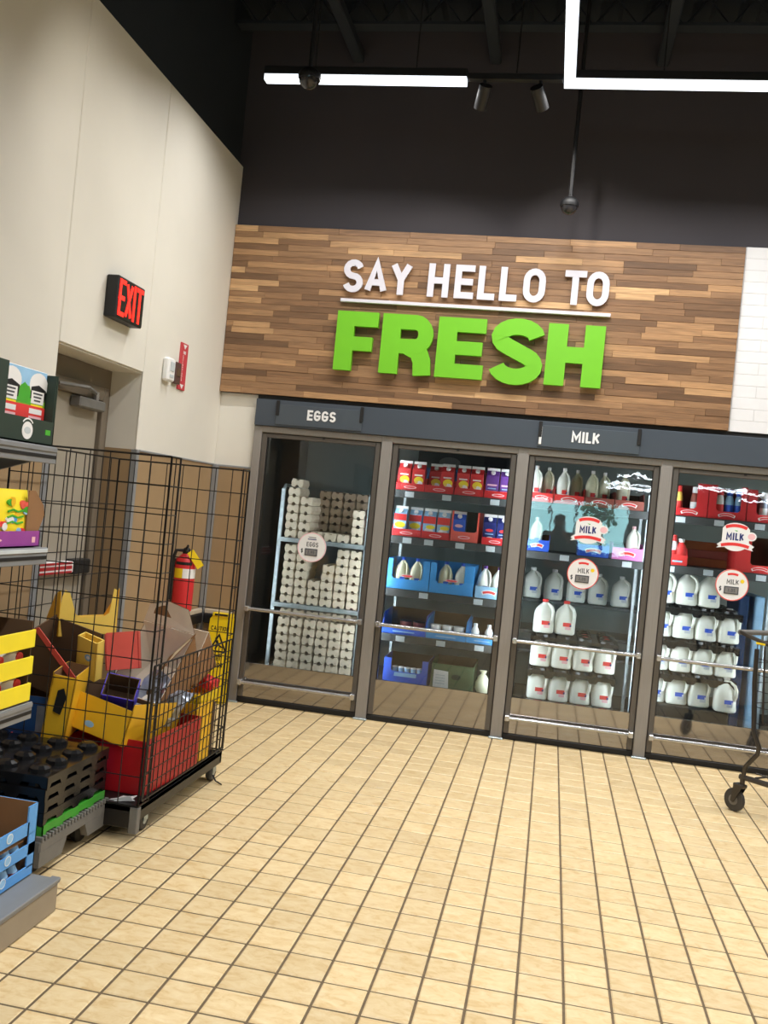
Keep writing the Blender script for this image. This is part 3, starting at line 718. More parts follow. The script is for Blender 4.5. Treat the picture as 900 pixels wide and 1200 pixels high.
def carton(style, loc, lab, group=None):
    w = .092; hb = .158; f = -w / 2
    bodies = dict(eggred=RED, purple=PURPLE, ybw=SKYP, rwb=SKYP, blue=RBLUE, navy=NAVY)
    body = bodies[style]
    m = MB(); m.box(-w / 2, w / 2, -w / 2, w / 2, 0, hb, body, .002)
    m.prism([(-w / 2 + .001, hb - .001), (w / 2 - .001, hb - .001), (.003, hb + .038), (-.003, hb + .038)], 'x', -w / 2 + .001, w / 2 - .001, body)
    m.box(-w / 2, w / 2, -.003, .003, hb + .036, hb + .058, WHITE)
    o = m.build('drink_carton', None, loc); tag(o, lab, 'carton', group)
    q = MB(); q.lathe([(.016, 0), (.0165, .001), (.0165, .014), (.015, .0155)], WHITE, 12)
    c = q.build('cap', o, (0, -.025, hb + .017), (math.radians(50), 0, 0), smooth=True)
    q = MB(); O = (0, f, 0)
    def fl(poly, mat, d=.0008): q.flat(poly, mat, O, UX, UZ, -.001, d)
    if style == 'eggred':
        fl(R_(-w / 2 + .002, w / 2 - .002, .005, .035), PYEL); fl(ell(.005, .075, .035, .028), BYEL, .001); fl(ell(.012, .05, .025, .022), WHITE, .0014); fl(ell(-.012, .062, .012, .012), PYEL, .0018); fl(R_(-.03, .03, .108, .118), WHITE)
    elif style == 'purple':
        fl(R_(-.035, .035, .085, .097), LPINK); fl(R_(-.04, .04, .03, .05), WHITE); fl(R_(-.03, .03, .062, .07), SKYP)
    elif style == 'ybw':
        fl(R_(-w / 2, w / 2, .11, hb), RED); fl(ell(0, .078, .04, .022), BYEL, .0012); fl(ell(.0, .045, .03, .015), WHITE, .0012); fl(R_(-w / 2, w / 2, 0, .025), BYEL)
    elif style == 'rwb':
        fl(R_(-w / 2, w / 2, .105, hb), BRED); fl(ell(.01, .08, .034, .015), BYEL, .0014); fl(ell(0, .045, .034, .03), WHITE, .0012); fl(R_(-w / 2, -.01, 0, .05), BLUE)
    elif style == 'blue':
        fl(ell(0, .11, .03, .012), LPINK); fl(R_(-.03, .03, .05, .06), SKYP); fl(R_(-.025, .025, .03, .036), SKYP)
    elif style == 'navy':
        fl(ell(0, .1, .028, .011), BRED); fl(ell(.005, .03, .036, .025), WHITE); fl(R_(-.03, .03, .07, .077), SKYP)
    q.build('label', o)
    return o

def tray(name, lab, x0, x1, y0, z0, hf, hb, d, mat, logo=None, side=None, inner=KRAFT, cat='tray', group=None, hole=None):
    """shelf tray: low front, tall back; root mesh with the printed front as a part"""
    w = x1 - x0; t = .004; hs = side if side is not None else hb
    m = MB(); m.box(-w / 2, w / 2, 0, d, 0, .003, mat)
    for sx in (-1, 1):
        a = sx * w / 2; x_ = sorted((a, a - sx * t)); m.prism([(0, .003), (d, .003), (d, hb), (min(.05, d * .4), hs), (0, hs if hole else min(hs, max(hf, .001) + .0))], 'x', x_[0], x_[1], mat)
    m.box(-w / 2 + t, w / 2 - t, d - t, d, .003, hb, inner)
    o = m.build(name, None, ((x0 + x1) / 2, y0, z0)); tag(o, lab, cat, group)
    q = MB()
    if hole: # front panel with a U-shaped cut-out
        a, b, zc = hole; q.prism([(-w / 2, .003), (w / 2, .003), (w / 2, hs), (b, hs), (b, zc + .015), (b - .015, zc), (a + .015, zc), (a, zc + .015), (a, hs), (-w / 2, hs)], 'y', -t, 0, mat)
    else: q.box(-w / 2, w / 2, -t, 0, .0, hf, mat)
    q.build('front_panel', o)
    if logo:
        q = MB(); r = min(w * .32, .07); zc = hf * .45; O = (0, -t, 0)
        if logo == 'arch':
            q.stroke(arc(0, zc - r * 1.2, r * 1.5, r * 1.35, 122, 58, 8), hf * .34 if hf < .09 else .03, WHITE, O, UX, UZ, -.001, .0008); q.stroke(arc(0, zc - r * 1.2, r * 1.5, r * 1.35, 117, 63, 8), hf * .2 if hf < .09 else .018, BRED, O, UX, UZ, -.001, .0014)
        elif logo == 'oval': q.flat(ell(0, zc, r * .7, .011), LPINK, O, UX, UZ, -.001, .001); q.flat(ell(0, zc, r * .55, .006), BRED, O, UX, UZ, -.001, .0014)
        elif logo == 'bar': q.flat(R_(-w * .25, w * .25, hf * .3, hf * .45), SKYP, O, UX, UZ, -.001, .001)
        q.build('print', o)
    return o
def shelf_unit(x0, x1, yf, zs, lab, tags, depth=.62, low=False):
    t = thing('cooler_shelving', lab, 'shelving', ((x0 + x1) / 2, yf, 0)); w = (x1 - x0) / 2
    for k, z in enumerate(zs):
        m = MB(); m.box(-w, w, 0, depth, z - .02, z - .001, SHELFM, .002); m.box(-w, w, -.018, 0, z - .056, z - .001, SHELFM, .003); s = m.build('shelf', t)
        for xx in tags[k]:
            q = MB(); q.box(xx - (x0 + x1) / 2 - .033, xx - (x0 + x1) / 2 + .033, -.021, -.0185, z - .05, z - .01, TAG, .001); q.build('price_tag', s)
    for x in (-w + .01, w - .01):
        for y in (.03, depth - .03):
            m = MB(); m.box(x - .012, x + .012, y - .012, y + .012, .0, max(zs) + .12 if not low else max(zs) + .02, GALV, .002); m.build('upright', t)
    return t

# ---- second door
shelf_unit(-1.37, -.475, .15, (1.68, 1.342, .952, .62, .258), 'dark shelving unit with five shelves behind the second glass door',
           ((-1.235, -.96, -.61), (-1.22, -1.06, -.83, -.61), (-1.06, -.66), (-1.2, -.9, -.62), ()))
Y2 = .152
for i, (a, b) in enumerate(((-1.345, -1.132), (-1.128, -.918), (-.912, -.70), (-.694, -.49))):
    tray('carton_tray', ['leftmost red tray on the top shelf of the second door', 'second red tray from the left on the top shelf of the second door', 'third red tray from the left on the top shelf of the second door', 'red tray of purple cartons on the top shelf of the second door'][i], a, b, Y2, 1.68, .052, .10, .42, RED, 'oval', group='red carton trays')
ord_ = ['first', 'second', 'third', 'fourth', 'fifth', 'sixth']
for i, (x, y) in enumerate(((-1.292, .008), (-1.187, .006), (-1.072, .1), (-.972, .008), (-.856, .006), (-.756, .006))):
    carton('eggred', (x, Y2 + y + .048, 1.6835), 'red carton, ' + ord_[i] + ' from the left, on the top shelf of the second door', 'red cartons on the top shelf')
carton('purple', (-.643, Y2 + .054, 1.6835), 'left purple drink carton on the top shelf of the second door', 'purple cartons')
carton('purple', (-.541, Y2 + .054, 1.6835), 'right purple drink carton on the top shelf of the second door', 'purple cartons')
for i, (a, b, mm) in enumerate(((-1.342, -1.128, RED), (-1.122, -.916, RED), (-.908, -.71, CORAL), (-.68, -.49, RED))):
    if i == 2:
        tray('carton_tray', 'orange red shelf tray with a tall frame, half empty, second shelf of the second door', a, b, Y2, 1.342, .074, .225, .42, mm, 'oval', side=.222, inner=DKRAFT, hole=(-.088, .088, .074))
    else: tray('carton_tray', ['leftmost red tray on the second shelf of the second door', 'second red tray from the left on the second shelf of the second door', '', 'red tray of navy cartons on the second shelf of the second door'][i], a, b, Y2, 1.342, .052, .10, .42, mm, 'oval', group='red carton trays')
carton('ybw', (-1.29, Y2 + .054, 1.3455), 'blue carton with red top and yellow band, leftmost on the second shelf, second door')
carton('ybw', (-1.185, Y2 + .10, 1.3455), 'blue and yellow carton set back in the left tray, second shelf, second door')
carton('rwb', (-1.072, Y2 + .054, 1.3455), 'left red white and blue carton on the second shelf of the second door', 'red white and blue cartons')
carton('rwb', (-.968, Y2 + .054, 1.3455), 'right red white and blue carton on the second shelf of the second door', 'red white and blue cartons')
carton('blue', (-.855, Y2 + .058, 1.3455), 'plain blue drink carton in the orange red half empty tray')
carton('navy', (-.631, Y2 + .054, 1.3455), 'left navy drink carton on the second shelf of the second door', 'navy cartons')
carton('navy', (-.532, Y2 + .054, 1.3455), 'right navy drink carton on the second shelf of the second door', 'navy cartons')
# jugs in blue boxes
tray('jug_box', 'left sky blue box of jugs on the third shelf of the second door', -1.355, -1.033, Y2, .952, .22, .22, .40, BLUE, 'oval', side=.22, inner=BLUE, cat='box', hole=(-.115, .11, .075), group='sky blue jug boxes')
tray('jug_box', 'middle sky blue box of jugs on the third shelf of the second door', -1.028, -.706, Y2, .952, .22, .22, .40, BLUE, 'oval', side=.22, inner=BLUE, cat='box', hole=(-.115, .09, .075), group='sky blue jug boxes')
tray('jug_box', 'pale blue front tray of two purple capped jugs on the third shelf', -.69, -.49, Y2, .952, .085, .22, .40, SKYP, 'arch', side=.09, cat='box')
for i, (x, mt, cp) in enumerate(((-1.243, CREAMW, RBLUE), (-1.135, CREAMW, RBLUE), (-.92, CREAMW, RBLUE), (-.80, MILKW, RBLUE), (-.632, MILKW, PURPLE), (-.53, MILKW, PURPLE))):
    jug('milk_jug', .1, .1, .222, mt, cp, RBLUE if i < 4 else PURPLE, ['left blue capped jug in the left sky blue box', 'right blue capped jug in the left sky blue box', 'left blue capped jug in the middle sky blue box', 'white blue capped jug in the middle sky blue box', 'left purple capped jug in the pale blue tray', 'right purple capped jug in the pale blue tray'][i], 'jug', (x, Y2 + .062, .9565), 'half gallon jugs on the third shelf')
# fourth shelf
tray('blue_tray', 'left blue tray, nearly empty, on the fourth shelf of the second door', -1.345, -1.022, Y2, .62, .055, .16, .40, RBLUE, 'bar', side=.15, inner=DKRAFT)
tray('blue_tray', 'middle blue tray of white tubs on the fourth shelf of the second door', -1.016, -.726, Y2, .62, .055, .16, .40, BLUE, 'bar', side=.14, inner=KRAFT)
tray('blue_tray', 'right blue tray of small white bottles on the fourth shelf of the second door', -.72, -.49, Y2, .62, .055, .15, .40, BLUE, 'bar', side=.14)
def tub(lab, loc, r, h, mat, lid, group):
    m = MB(); m.lathe([(r * .86, 0), (r, h * .9), (r, h)], mat, 14); o = m.build('tub', None, loc, smooth=True); tag(o, lab, 'tub', group)
    q = MB(); q.lathe([(r * 1.05, h - .004), (r * 1.05, h + .004), (r * .95, h + .005)], lid, 14); q.build('lid', o, smooth=True)
for k in range(3): tub('white lidded tub in the middle blue tray on the fourth shelf, ' + NTH[k] + ' from left', (-.955 + k * .085, Y2 + .06, .624), .04, .09, WHITE, WHITE, 'white tubs')
for k in range(2):
    m = MB(); m.lathe([(.026, 0), (.03, .004), (.03, .08), (.022, .1), (.014, .112), (.014, .12)], WHITE, 14); o = m.build('small_bottle', None, (-.665 + k * .1, Y2 + .05, .6235), smooth=True); tag(o, ('left' if k == 0 else 'right') + ' small white bottle in the right blue tray on the fourth shelf', 'bottle', 'small white bottles')
    q = MB(); q.lathe([(.016, .118), (.016, .134), (.012, .136)], WHITE, 12); q.build('cap', o, smooth=True); q = MB(); q.flat(R_(-.015, .015, .02, .06), NAVY, (0, -.0295, 0), UX, UZ, -.003, .001); q.build('label', o)
for k in range(2): tub(['left', 'right'][k] + ' dark red tub at the back of the left blue tray on the fourth shelf', (-1.2 + k * .1, Y2 + .2, .6235), .045, .08, BROWNRED, BLACK, 'dark red tubs')
# bottom shelf
tray('yogurt_box', 'royal blue box with cut-out of yogurt cups on the bottom shelf of the second door', -1.305, -.975, Y2, .258, .185, .185, .34, RBLUE, 'bar', side=.185, inner=DKRAFT, cat='box', hole=(-.11, .12, .09))
for k in range(5):
    m = MB(); m.lathe([(.017, 0), (.021, .055)], SKYP, 12); o = m.build('yogurt_cup', None, (-1.225 + k * .046, Y2 + .035, .318), smooth=True); tag(o, 'small pale yogurt cup in the royal blue box, ' + NTH[k] + ' from left', 'cup', 'yogurt cups')
    q = MB(); q.lathe([(.0215, .055), (.0215, .062)], WHITE, 12); q.build('lid', o)
bx = MB(); bx.box(-.165, .165, 0, .0, 0, 0, KRAFT); 
o = tray('yogurt_liner', 'brown inner riser under the yogurt cups in the royal blue box', -1.285, -.995, Y2 + .012, .262, .056, .056, .08, DKRAFT, side=.056, cat='box')
gb = tray('green_box', 'olive green open carton with a white label on the bottom shelf of the second door', -.95, -.642, Y2, .258, .185, .2, .36, OLIVE, None, side=.185, inner=DKRAFT, cat='box')
m = MB(); m.flat([(-.135, .004), (-.02, .0), (-.03, .135), (-.135, .14)], WHITE, (0, -.004, 0), UX, UZ, 0, .002)
for k in range(4): m.flat(R_(-.12, -.05, .1 - k * .02, .106 - k * .02), TAG, (0, -.006, 0), UX, UZ, 0, .0008)
m.build('white_label', gb)
m = MB(); m.flat(ell(.03, .1, .035, .02), DGREEN, (0, -.004, 0), UX, UZ, 0, .001); m.build('print', gb)
bag = MB(); rings = []
for f, rx, ry in ((0, .035, .025), (.2, .06, .045), (.5, .052, .04), (.75, .03, .02), (.85, .012, .012), (1, .03, .008)):
    rings.append([(rx * math.cos(a) * (1 + .12 * math.sin(3 * a + f * 5)), ry * math.sin(a), f * .165) for a in [2 * PI * k / 14 for k in range(14)]])
bag.loft(rings, CREAMW); tag(bag.build('knotted_bag', None, (-.575, Y2 + .06, .2585), smooth=True), 'small pale knotted plastic bag of cheese on the bottom shelf of the second door', 'bag')
# dark refill stock behind the shelves
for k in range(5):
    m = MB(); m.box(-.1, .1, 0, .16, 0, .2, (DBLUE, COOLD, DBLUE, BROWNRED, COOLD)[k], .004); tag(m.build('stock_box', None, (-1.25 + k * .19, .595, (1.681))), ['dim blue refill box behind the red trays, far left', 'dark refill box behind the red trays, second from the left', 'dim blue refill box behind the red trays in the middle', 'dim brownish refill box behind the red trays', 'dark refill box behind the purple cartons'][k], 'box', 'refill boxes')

# ---- third door
shelf_unit(-.385, .49, .25, (1.69, 1.33), 'dark shelving unit with two upper shelves behind the third glass door', ((), (-.08, .36)))
Y3 = .252
for i, (a, b, mm) in enumerate(((-.372, -.2, BRED), (-.194, .019, BRED), (.025, .231, BROWNRED), (.237, .44, BROWNRED))):
    tray('jug_tray', ['leftmost bright red tray on the top shelf of the third door', 'wider bright red tray on the top shelf of the third door', 'left brownish red tray on the top shelf of the third door', 'right brownish red tray on the top shelf of the third door'][i], a, b, Y3, 1.69, .065, .12, .40, mm, 'arch', inner=DKRAFT, group='jug trays on the top shelf')
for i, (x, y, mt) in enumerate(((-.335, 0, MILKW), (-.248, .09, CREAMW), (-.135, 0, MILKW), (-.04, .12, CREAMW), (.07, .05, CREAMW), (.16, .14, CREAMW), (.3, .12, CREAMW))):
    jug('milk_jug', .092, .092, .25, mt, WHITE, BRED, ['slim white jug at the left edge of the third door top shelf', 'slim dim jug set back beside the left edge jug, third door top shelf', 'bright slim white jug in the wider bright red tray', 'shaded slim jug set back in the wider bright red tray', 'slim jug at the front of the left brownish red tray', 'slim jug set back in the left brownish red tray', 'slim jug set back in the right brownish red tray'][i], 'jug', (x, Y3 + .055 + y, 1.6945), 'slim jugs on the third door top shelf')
tray('blue_tray', 'royal blue tray at the left of the second shelf, third door', -.37, -.196, Y3, 1.33, .082, .12, .40, RBLUE, 'arch', inner=DKRAFT)
tray('blue_tray', 'royal blue tray under the MILK badge on the second shelf, third door', .008, .229, Y3, 1.33, .085, .1, .40, RBLUE, 'arch', inner=DKRAFT)
tray('pink_tray', 'pink tray holding one pink capped jug on the second shelf, third door', .251, .464, Y3, 1.33, .086, .12, .40, PINK, 'arch', inner=DKRAFT)
jug('milk_jug', .098, .098, .235, MILKW, LPINK, LPINK, 'slim white jug with a pink cap in the pink tray', 'jug', (.394, Y3 + .058, 1.3345), None)
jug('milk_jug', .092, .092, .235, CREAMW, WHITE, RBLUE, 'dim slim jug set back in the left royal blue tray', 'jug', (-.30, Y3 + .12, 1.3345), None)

def bottle_tray(w, d, nx, ny, mat=BLACKT, h=.05):
    """black plastic dairy tray: scalloped skirt, deck and a raised dome for every bottle neck"""
    m = MB(); t = .004
    def skirt(L):
        n = nx * 2 if L == w else ny * 2; pts = [(-L / 2, h)]
        return n
    for sx in (-1, 1): # scalloped long and short skirts
        for (L, ax, off) in ((w, 'y', d / 2), (d, 'x', w / 2)):
            n = (nx if ax == 'y' else ny); low = []
            for k in range(n):
                c = -L / 2 + L * (k + .5) / n; q = L / n
                low += [(c - q * .5, 0), (c - q * .36, 0), (c - q * .26, h * .42), (c + q * .26, h * .42), (c + q * .36, 0)]
            low += [(L / 2, 0)]
            poly = low + [(L / 2, h), (-L / 2, h)]
            a, b = sorted((sx * off, sx * (off - t))); m.prism(poly, ax, a, b, mat)
    m.box(-w / 2 + t, w / 2 - t, -d / 2 + t, d / 2 - t, h - .004, h, mat)
    for i in range(nx):
        for j in range(ny):
            c = (-w / 2 + w * (i + .5) / nx, -d / 2 + d * (j + .5) / ny, h); r = min(w / nx, d / ny) * .36
            m.lathe([(r, -.001), (r * .92, .016), (r * .6, .026), (r * .3, .028)], mat, 10, c)
    return m
# gallon jugs on stacked trays
PX = .1535
def gallon(x, y, z, cap, lab, labcol, group, src={}):
    key = (cap.name, labcol.name)
    if key in src: return dup(src[key], (x, y, z), None, lab, group)
    o = jug('gallon_jug', .15, .15, .236, MILKW, cap, labcol, lab, 'jug', (x, y, z), group); src[key] = o; return o
def wheeled_base(name, lab, x0, x1, y0, y1, z):
    t = thing(name, lab, 'dolly', ((x0 + x1) / 2, (y0 + y1) / 2, 0)); w = (x1 - x0) / 2; d = (y1 - y0) / 2
    m = MB(); m.box(-w, w, -d, d, z - .1, z, BLACK, .01); m.build('deck', t)
    for sx in (-1, 1):
        for sy in (-1, 1):
            m = MB(); m.lathe([(.05, -.014), (.054, -.008), (.054, .008), (.05, .014)], RUBBER, 14, (sx * (w - .08), sy * (d - .08), .054), 'x'); m.box(sx * (w - .08) - .02, sx * (w - .08) + .02, sy * (d - .08) - .03, sy * (d - .08) + .03, .06, z - .1, BLACK, .004); m.build('caster', t)
    return t
wheeled_base('dairy_dolly', 'black dolly under the stacked gallon jugs behind the third door', -.27, .37, .24, .88, .254)
X3 = [-.181 + i * PX for i in range(4)]
PIT = .243
for r in range(3):
    z0 = .2555 + r * PIT
    for c in range(4):
        for d in range(2 if r < 2 else 1):
            if r == 2 and c > 1: continue
            y = .33 + d * PX
            lab = (['bottom row', 'middle row', 'top row'][r] + ' red labelled gallon milk jug, ' + ['leftmost', 'second from the left', 'third from the left', 'rightmost'][c] + ', behind the third door') if d == 0 else ['bottom', 'middle'][min(r, 1)] + ' rear gallon jug behind the red labelled front row, ' + NTH[c] + ' from left, third door'
            if r == 2: lab = ['left', 'right'][c] + ' of the two red capped gallon jugs standing on top of the stack, third door'
            gallon(X3[c], y + (.03 if (r == 2 and c == 1) else 0), z0, BRED, lab, BRED, 'red capped gallon jugs' if d == 0 else 'rear red capped gallon jugs')
    if r < 2:
        bt = bottle_tray(.624, .62, 4, 4).build('bottle_tray', None, (.049, .55, .2555 + (r + 1) * PIT - .078), smooth=False); tag(bt, ['lower black bottle tray capping the bottom row of gallons, third door', 'upper black bottle tray under the two red capped gallons, third door'][r], 'tray', 'black bottle trays in the cooler')
# dim stock further back
dimset = [(-.25, 1.0, .95), (-.06, 1.0, .95), (.2, 1.15, .9), (.35, 1.2, .9), (.12, 1.1, .70), (.3, 1.12, .55), (-.3, 1.02, .70), (-.12, 1.02, .70)]
m = MB(); st = thing('stock_rack', 'dark stock rack far back behind the third door', 'rack', (.05, 1.2, 0))
for z in (.15, .53, .685, .935): m = MB(); m.box(-.5, .5, -.28, .25, z - .03, z - .003, SHELFM, .003); m.build('shelf', st)
for x in (-.49, .49):
    for y in (-.27, .24): m = MB(); m.box(x - .012, x + .012, y - .012, y + .012, 0, 1.3, GALV); m.build('post', st)
for i, (x, y, z) in enumerate(((-.3, 1.0, .935), (-.13, 1.0, .935), (.05, 1.02, .935), (.22, 1.02, .935), (.4, 1.02, .935))):
    gallon(x, y, z, WHITE, 'dim gallon jug on the far stock rack, third door, ' + NTH[i] + ' from left', RBLUE, 'dim gallons on the stock rack')

# ---- fourth door
shelf_unit(.59, 1.47, .2, (1.685, 1.333), 'dark shelving unit with two upper shelves behind the fourth glass door', ((.69, .95, 1.22), (.65, .91, 1.26)))
Y4 = .202
tray('creamer_box', 'left red tall sided box with creamer bottles on the top shelf, fourth door', .625, .865, Y4, 1.685, .055, .235, .38, RED, 'arch', side=.235, inner=BROWNRED, cat='box', hole=(-.11, .045, .055), group='red creamer boxes')
tray('creamer_box', 'middle red tall sided box with red and blue capped bottles, fourth door', .87, 1.124, Y4, 1.685, .055, .235, .38, RED, 'arch', side=.235, inner=BROWNRED, cat='box', hole=(-.075, .088, .055), group='red creamer boxes')
tray('creamer_box', 'right red tall sided box on the top shelf, fourth door', 1.13, 1.40, Y4, 1.685, .055, .225, .38, RED, 'arch', side=.225, inner=BROWNRED, cat='box', hole=(-.075, .12, .055), group='red creamer boxes')
def creamer(x, y, z, cap, body, lab, group='creamer bottles'):
    m = MB(); m.lathe([(.026, 0), (.029, .004), (.029, .12), (.024, .15), (.017, .165), (.017, .172)], body, 16); o = m.build('creamer_bottle', None, (x, y, z), smooth=True); tag(o, lab, 'bottle', group)
    q = MB(); q.lathe([(.021, .165), (.022, .168), (.02, .205), (.015, .208)], cap, 14); q.build('cap', o, smooth=True)
    q = MB(); q.lathe([(.0295, .03), (.0295, .1)], cap, 16); q.build('label', o, smooth=True)
creamer(.672, Y4 + .05, 1.689, BRED, PYEL, 'red and cream bottle at the left edge of the fourth door top shelf')
creamer(.785, Y4 + .07, 1.689, WHITE, BROWNRED, 'dim red bottle set back in the left red box, fourth door')
creamer(.952, Y4 + .045, 1.689, BRED, WHITE, 'white bottle with a red cap in the middle red box, fourth door')
creamer(1.015, Y4 + .045, 1.689, RBLUE, SKYP, 'left white and blue bottle with a blue cap in the middle red box, fourth door')
creamer(1.078, Y4 + .045, 1.689, RBLUE, SKYP, 'right white and blue bottle with a blue cap in the middle red box, fourth door')
creamer(1.25, Y4 + .06, 1.689, WHITE, SILVER, 'grey bottle in the right red box, fourth door')
tray('juice_box', 'small bright red front tray at the left of the second shelf, fourth door', .63, .765, Y4, 1.333, .075, .13, .34, BRED, 'bar', side=.12, inner=BROWNRED, cat='box')
creamer(.668, Y4 + .045, 1.337, BRED, WHITE, 'white bottle with a red cap at the left of the second shelf, fourth door')
m = MB(); m.lathe([(.04, 0), (.045, .01), (.045, .1), (.03, .14), (.02, .15), (.02, .165)], BRED, 16); o = m.build('juice_bottle', None, (.722, Y4 + .055, 1.337), smooth=True); tag(o, 'rounded bright red juice bottle with a white cap on the second shelf, fourth door', 'bottle')
q = MB(); q.lathe([(.021, .16), (.021, .182), (.017, .185)], WHITE, 12); q.build('cap', o, smooth=True)
tray('juice_box', 'large red tall sided box on the second shelf, fourth door, under the badge', 1.085, 1.42, Y4, 1.333, .055, .25, .40, BRED, 'arch', side=.23, inner=DKRAFT, cat='box', hole=(-.07, .15, .055))
ORB = M('orange_brown_wood', (150, 84, 40), .6, var=.1)
for k in range(3):
    m = MB(); m.box(-.17, .17, 0, .2, 0, .06, (ORB, BROWNRED, ORB)[k], .004); tag(m.build('flat_carton', None, (.915, .5, 1.334 + k * .0605)), ['lowest orange brown flat carton at the back of the second shelf, fourth door', 'middle brownish red flat carton at the back of the second shelf, fourth door', 'topmost orange brown flat carton at the back of the second shelf, fourth door'][k], 'box', 'flat cartons')
wheeled_base('dairy_dolly', 'black dolly under the blue labelled gallon jugs behind the fourth door', .57, 1.15, .24, .85, .34)
X4 = [.645 + i * PX for i in range(4)]
for r in range(4):
    z0 = .342 + r * .238
    n = 4 if r else 4
    for c in range(n):
        if r == 3 and c == 3: continue
        if r == 0 and c == 3: continue
        lab = ['lowest row', 'second row from the bottom', 'third row from the bottom', 'top row'][r] + ' blue labelled gallon jug, ' + ['leftmost', 'second from the left', 'third from the left', 'rightmost'][c] + ', fourth door'
        gallon(X4[c], .33 if r != 0 else .36, z0, WHITE, lab, RBLUE, 'blue labelled gallon jugs')
    if r < 3:
        bt = bottle_tray(.62, .60, 4, 4).build('bottle_tray', None, (.875, .55, .342 + (r + 1) * .238 - .078)); tag(bt, ['lowest', 'middle', 'topmost'][r] + ' black bottle tray between the blue labelled gallons, fourth door', 'tray', 'black bottle trays in the cooler')
gallon(1.122, .285, .342, WHITE, 'blue labelled gallon jug standing forward at the right end of the lowest row, fourth door', RBLUE, 'blue labelled gallon jugs')
for x, c in ((1.27, DBLUE), (1.38, SKYP)):
    m = MB(); m.box(-.035, .035, 0, .5, .1, 1.15, c, .01); tag(m.build('stock_trolley', None, (x, .7, 0)), 'tall blue panel of a stock cart at the right behind the fourth door' if c is DBLUE else 'tall pale blue panel of a stock cart at the right behind the fourth door', 'panel')

# ================================================================== THINGS ON THE LEFT WALL
ex = thing('exit_sign', 'black wall mounted EXIT sign with glowing red letters', 'sign', (XL, -1.745, 2.54))
m = MB(); m.box(.001, .075, -.165, .165, -.115, .115, BLACK, .006); m.build('housing', ex)
m = MB(); m.box(.0, .03, -.12, .2, -.08, .06, BLACK, .006); m.build('back_plate', ex)
m = MB()
for c, y, w in (('E', -.15, .075), ('X', -.068, .085), ('I', .025, .028), ('T', .062, .085)):
    glyph(m, c, (.075, y, -.1), UYp, UZ, .2, .12, REDL, .0, .003, w / (GL[c][0] * .2))
m.build('letters', ex)
hn = thing('alarm_horn', 'small white alarm horn on the left wall beside the red sign', 'alarm', (XL, -1.03, 2.275))
m = MB(); m.box(0, .045, -.055, .055, -.075, .075, WHITE, .012); m.build('housing', hn)
m = MB(); m.box(.045, .05, -.03, .03, -.01, .05, TAG, .003); m.box(.045, .048, -.03, .03, -.05, -.03, TAG, .002); m.build('lens', hn)
fs = thing('fire_sign', 'tall red and white fire extinguisher sign on the left wall', 'sign', (XL, -.78, 2.335))
m = MB(); m.box(0, .012, -.058, .058, -.155, .155, M('faded_sign_red', (196, 62, 72), .5), .002); m.build('plate', fs)
m = MB()
for i, c in enumerate('EXTINGUISHER'): glyph(m, c, (.012, -.02, .062 - i * .0145), UYp, UZ, .0115, .16, WHITE, 0, .001, 1.8)
text(m, 'FIRE', (.012, 0, .082), UYp, UZ, .02, .17, WHITE, 0, .001, 1.0, .14, True)
m.flat([(-.03, .145), (.03, .145), (0, .115)], WHITE, (.012, 0, 0), UYp, UZ, 0, .001); m.flat([(-.03, -.118), (.03, -.118), (0, -.148)], WHITE, (.012, 0, 0), UYp, UZ, 0, .001); m.build('print', fs)
m = MB(); m.box(0, .03, -.04, .04, -.07, .07, M('dark_maroon', (84, 58, 54), .5), .004); m.box(.03, .034, -.03, .03, -.02, .03, DKRAFT, .002); tag(m.build('sign_flange_box', None, (XL, -.89, 2.275)), 'small dark maroon box standing in for the shaded side flange of the red sign', 'box')  # added dark box stands in for the shaded side flange of the sign
# extinguisher
fx = thing('fire_extinguisher', 'red fire extinguisher with a yellow tag hung on the tan wainscot', 'extinguisher', (-2.615, -.60, .69))
m = MB(); m.lathe([(.05, 0), (.068, .012), (.07, .03), (.07, .33), (.062, .365), (.035, .39), (.024, .4)], RED, 20); m.build('cylinder', fx, smooth=True)
m = MB(); m.lathe([(.024, .398), (.026, .4), (.026, .43), (.016, .44)], BLACK, 12); m.build('valve', fx, smooth=True)
m = MB(); m.tube([(.0, -.01, .435), (.03, -.06, .455), (.05, -.11, .46)], .008, BLACK, 6); m.tube([(.0, -.01, .425), (.03, -.06, .425), (.045, -.1, .415)], .007, BLACK, 6); m.build('lever', fx)
m = MB(); m.tube([(-.02, -.015, .42), (-.055, -.05, .42), (-.078, -.04, .35), (-.08, -.03, .2), (-.078, -.03, .08)], .012, BLACK, 8); m.build('hose', fx, smooth=True)
def wrap(mat, r, z0, z1, a0, a1, n=8):
    q = MB(); ri = [[(r * math.cos(math.radians(a0 + (a1 - a0) * k / n)), r * math.sin(math.radians(a0 + (a1 - a0) * k / n)), z) for k in range(n + 1)] for z in (z0, z1)]
    v = ri[0] + ri[1]; q.add(v, [(k, k + 1, n + 2 + k, n + 1 + k) for k in range(n)], mat); return q
wrap(WHITE, .0712, .235, .30, -80, 20).build('label', fx); wrap(SYEL, .0712, .235, .30, -140, -80).build('label', fx); wrap(BLACK, .071, .325, .345, -130, -30).build('label', fx)
m = MB(); m.box(-.025, .025, -.002, .002, -.13, 0, SYEL, .001); m.build('yellow_tag', fx, (.045, -.05, .42), (0, math.radians(-38), .5))
m = MB(); m.box(-.095, -.07, -.03, .03, .3, .36, BLACK, .003); m.build('bracket', fx)
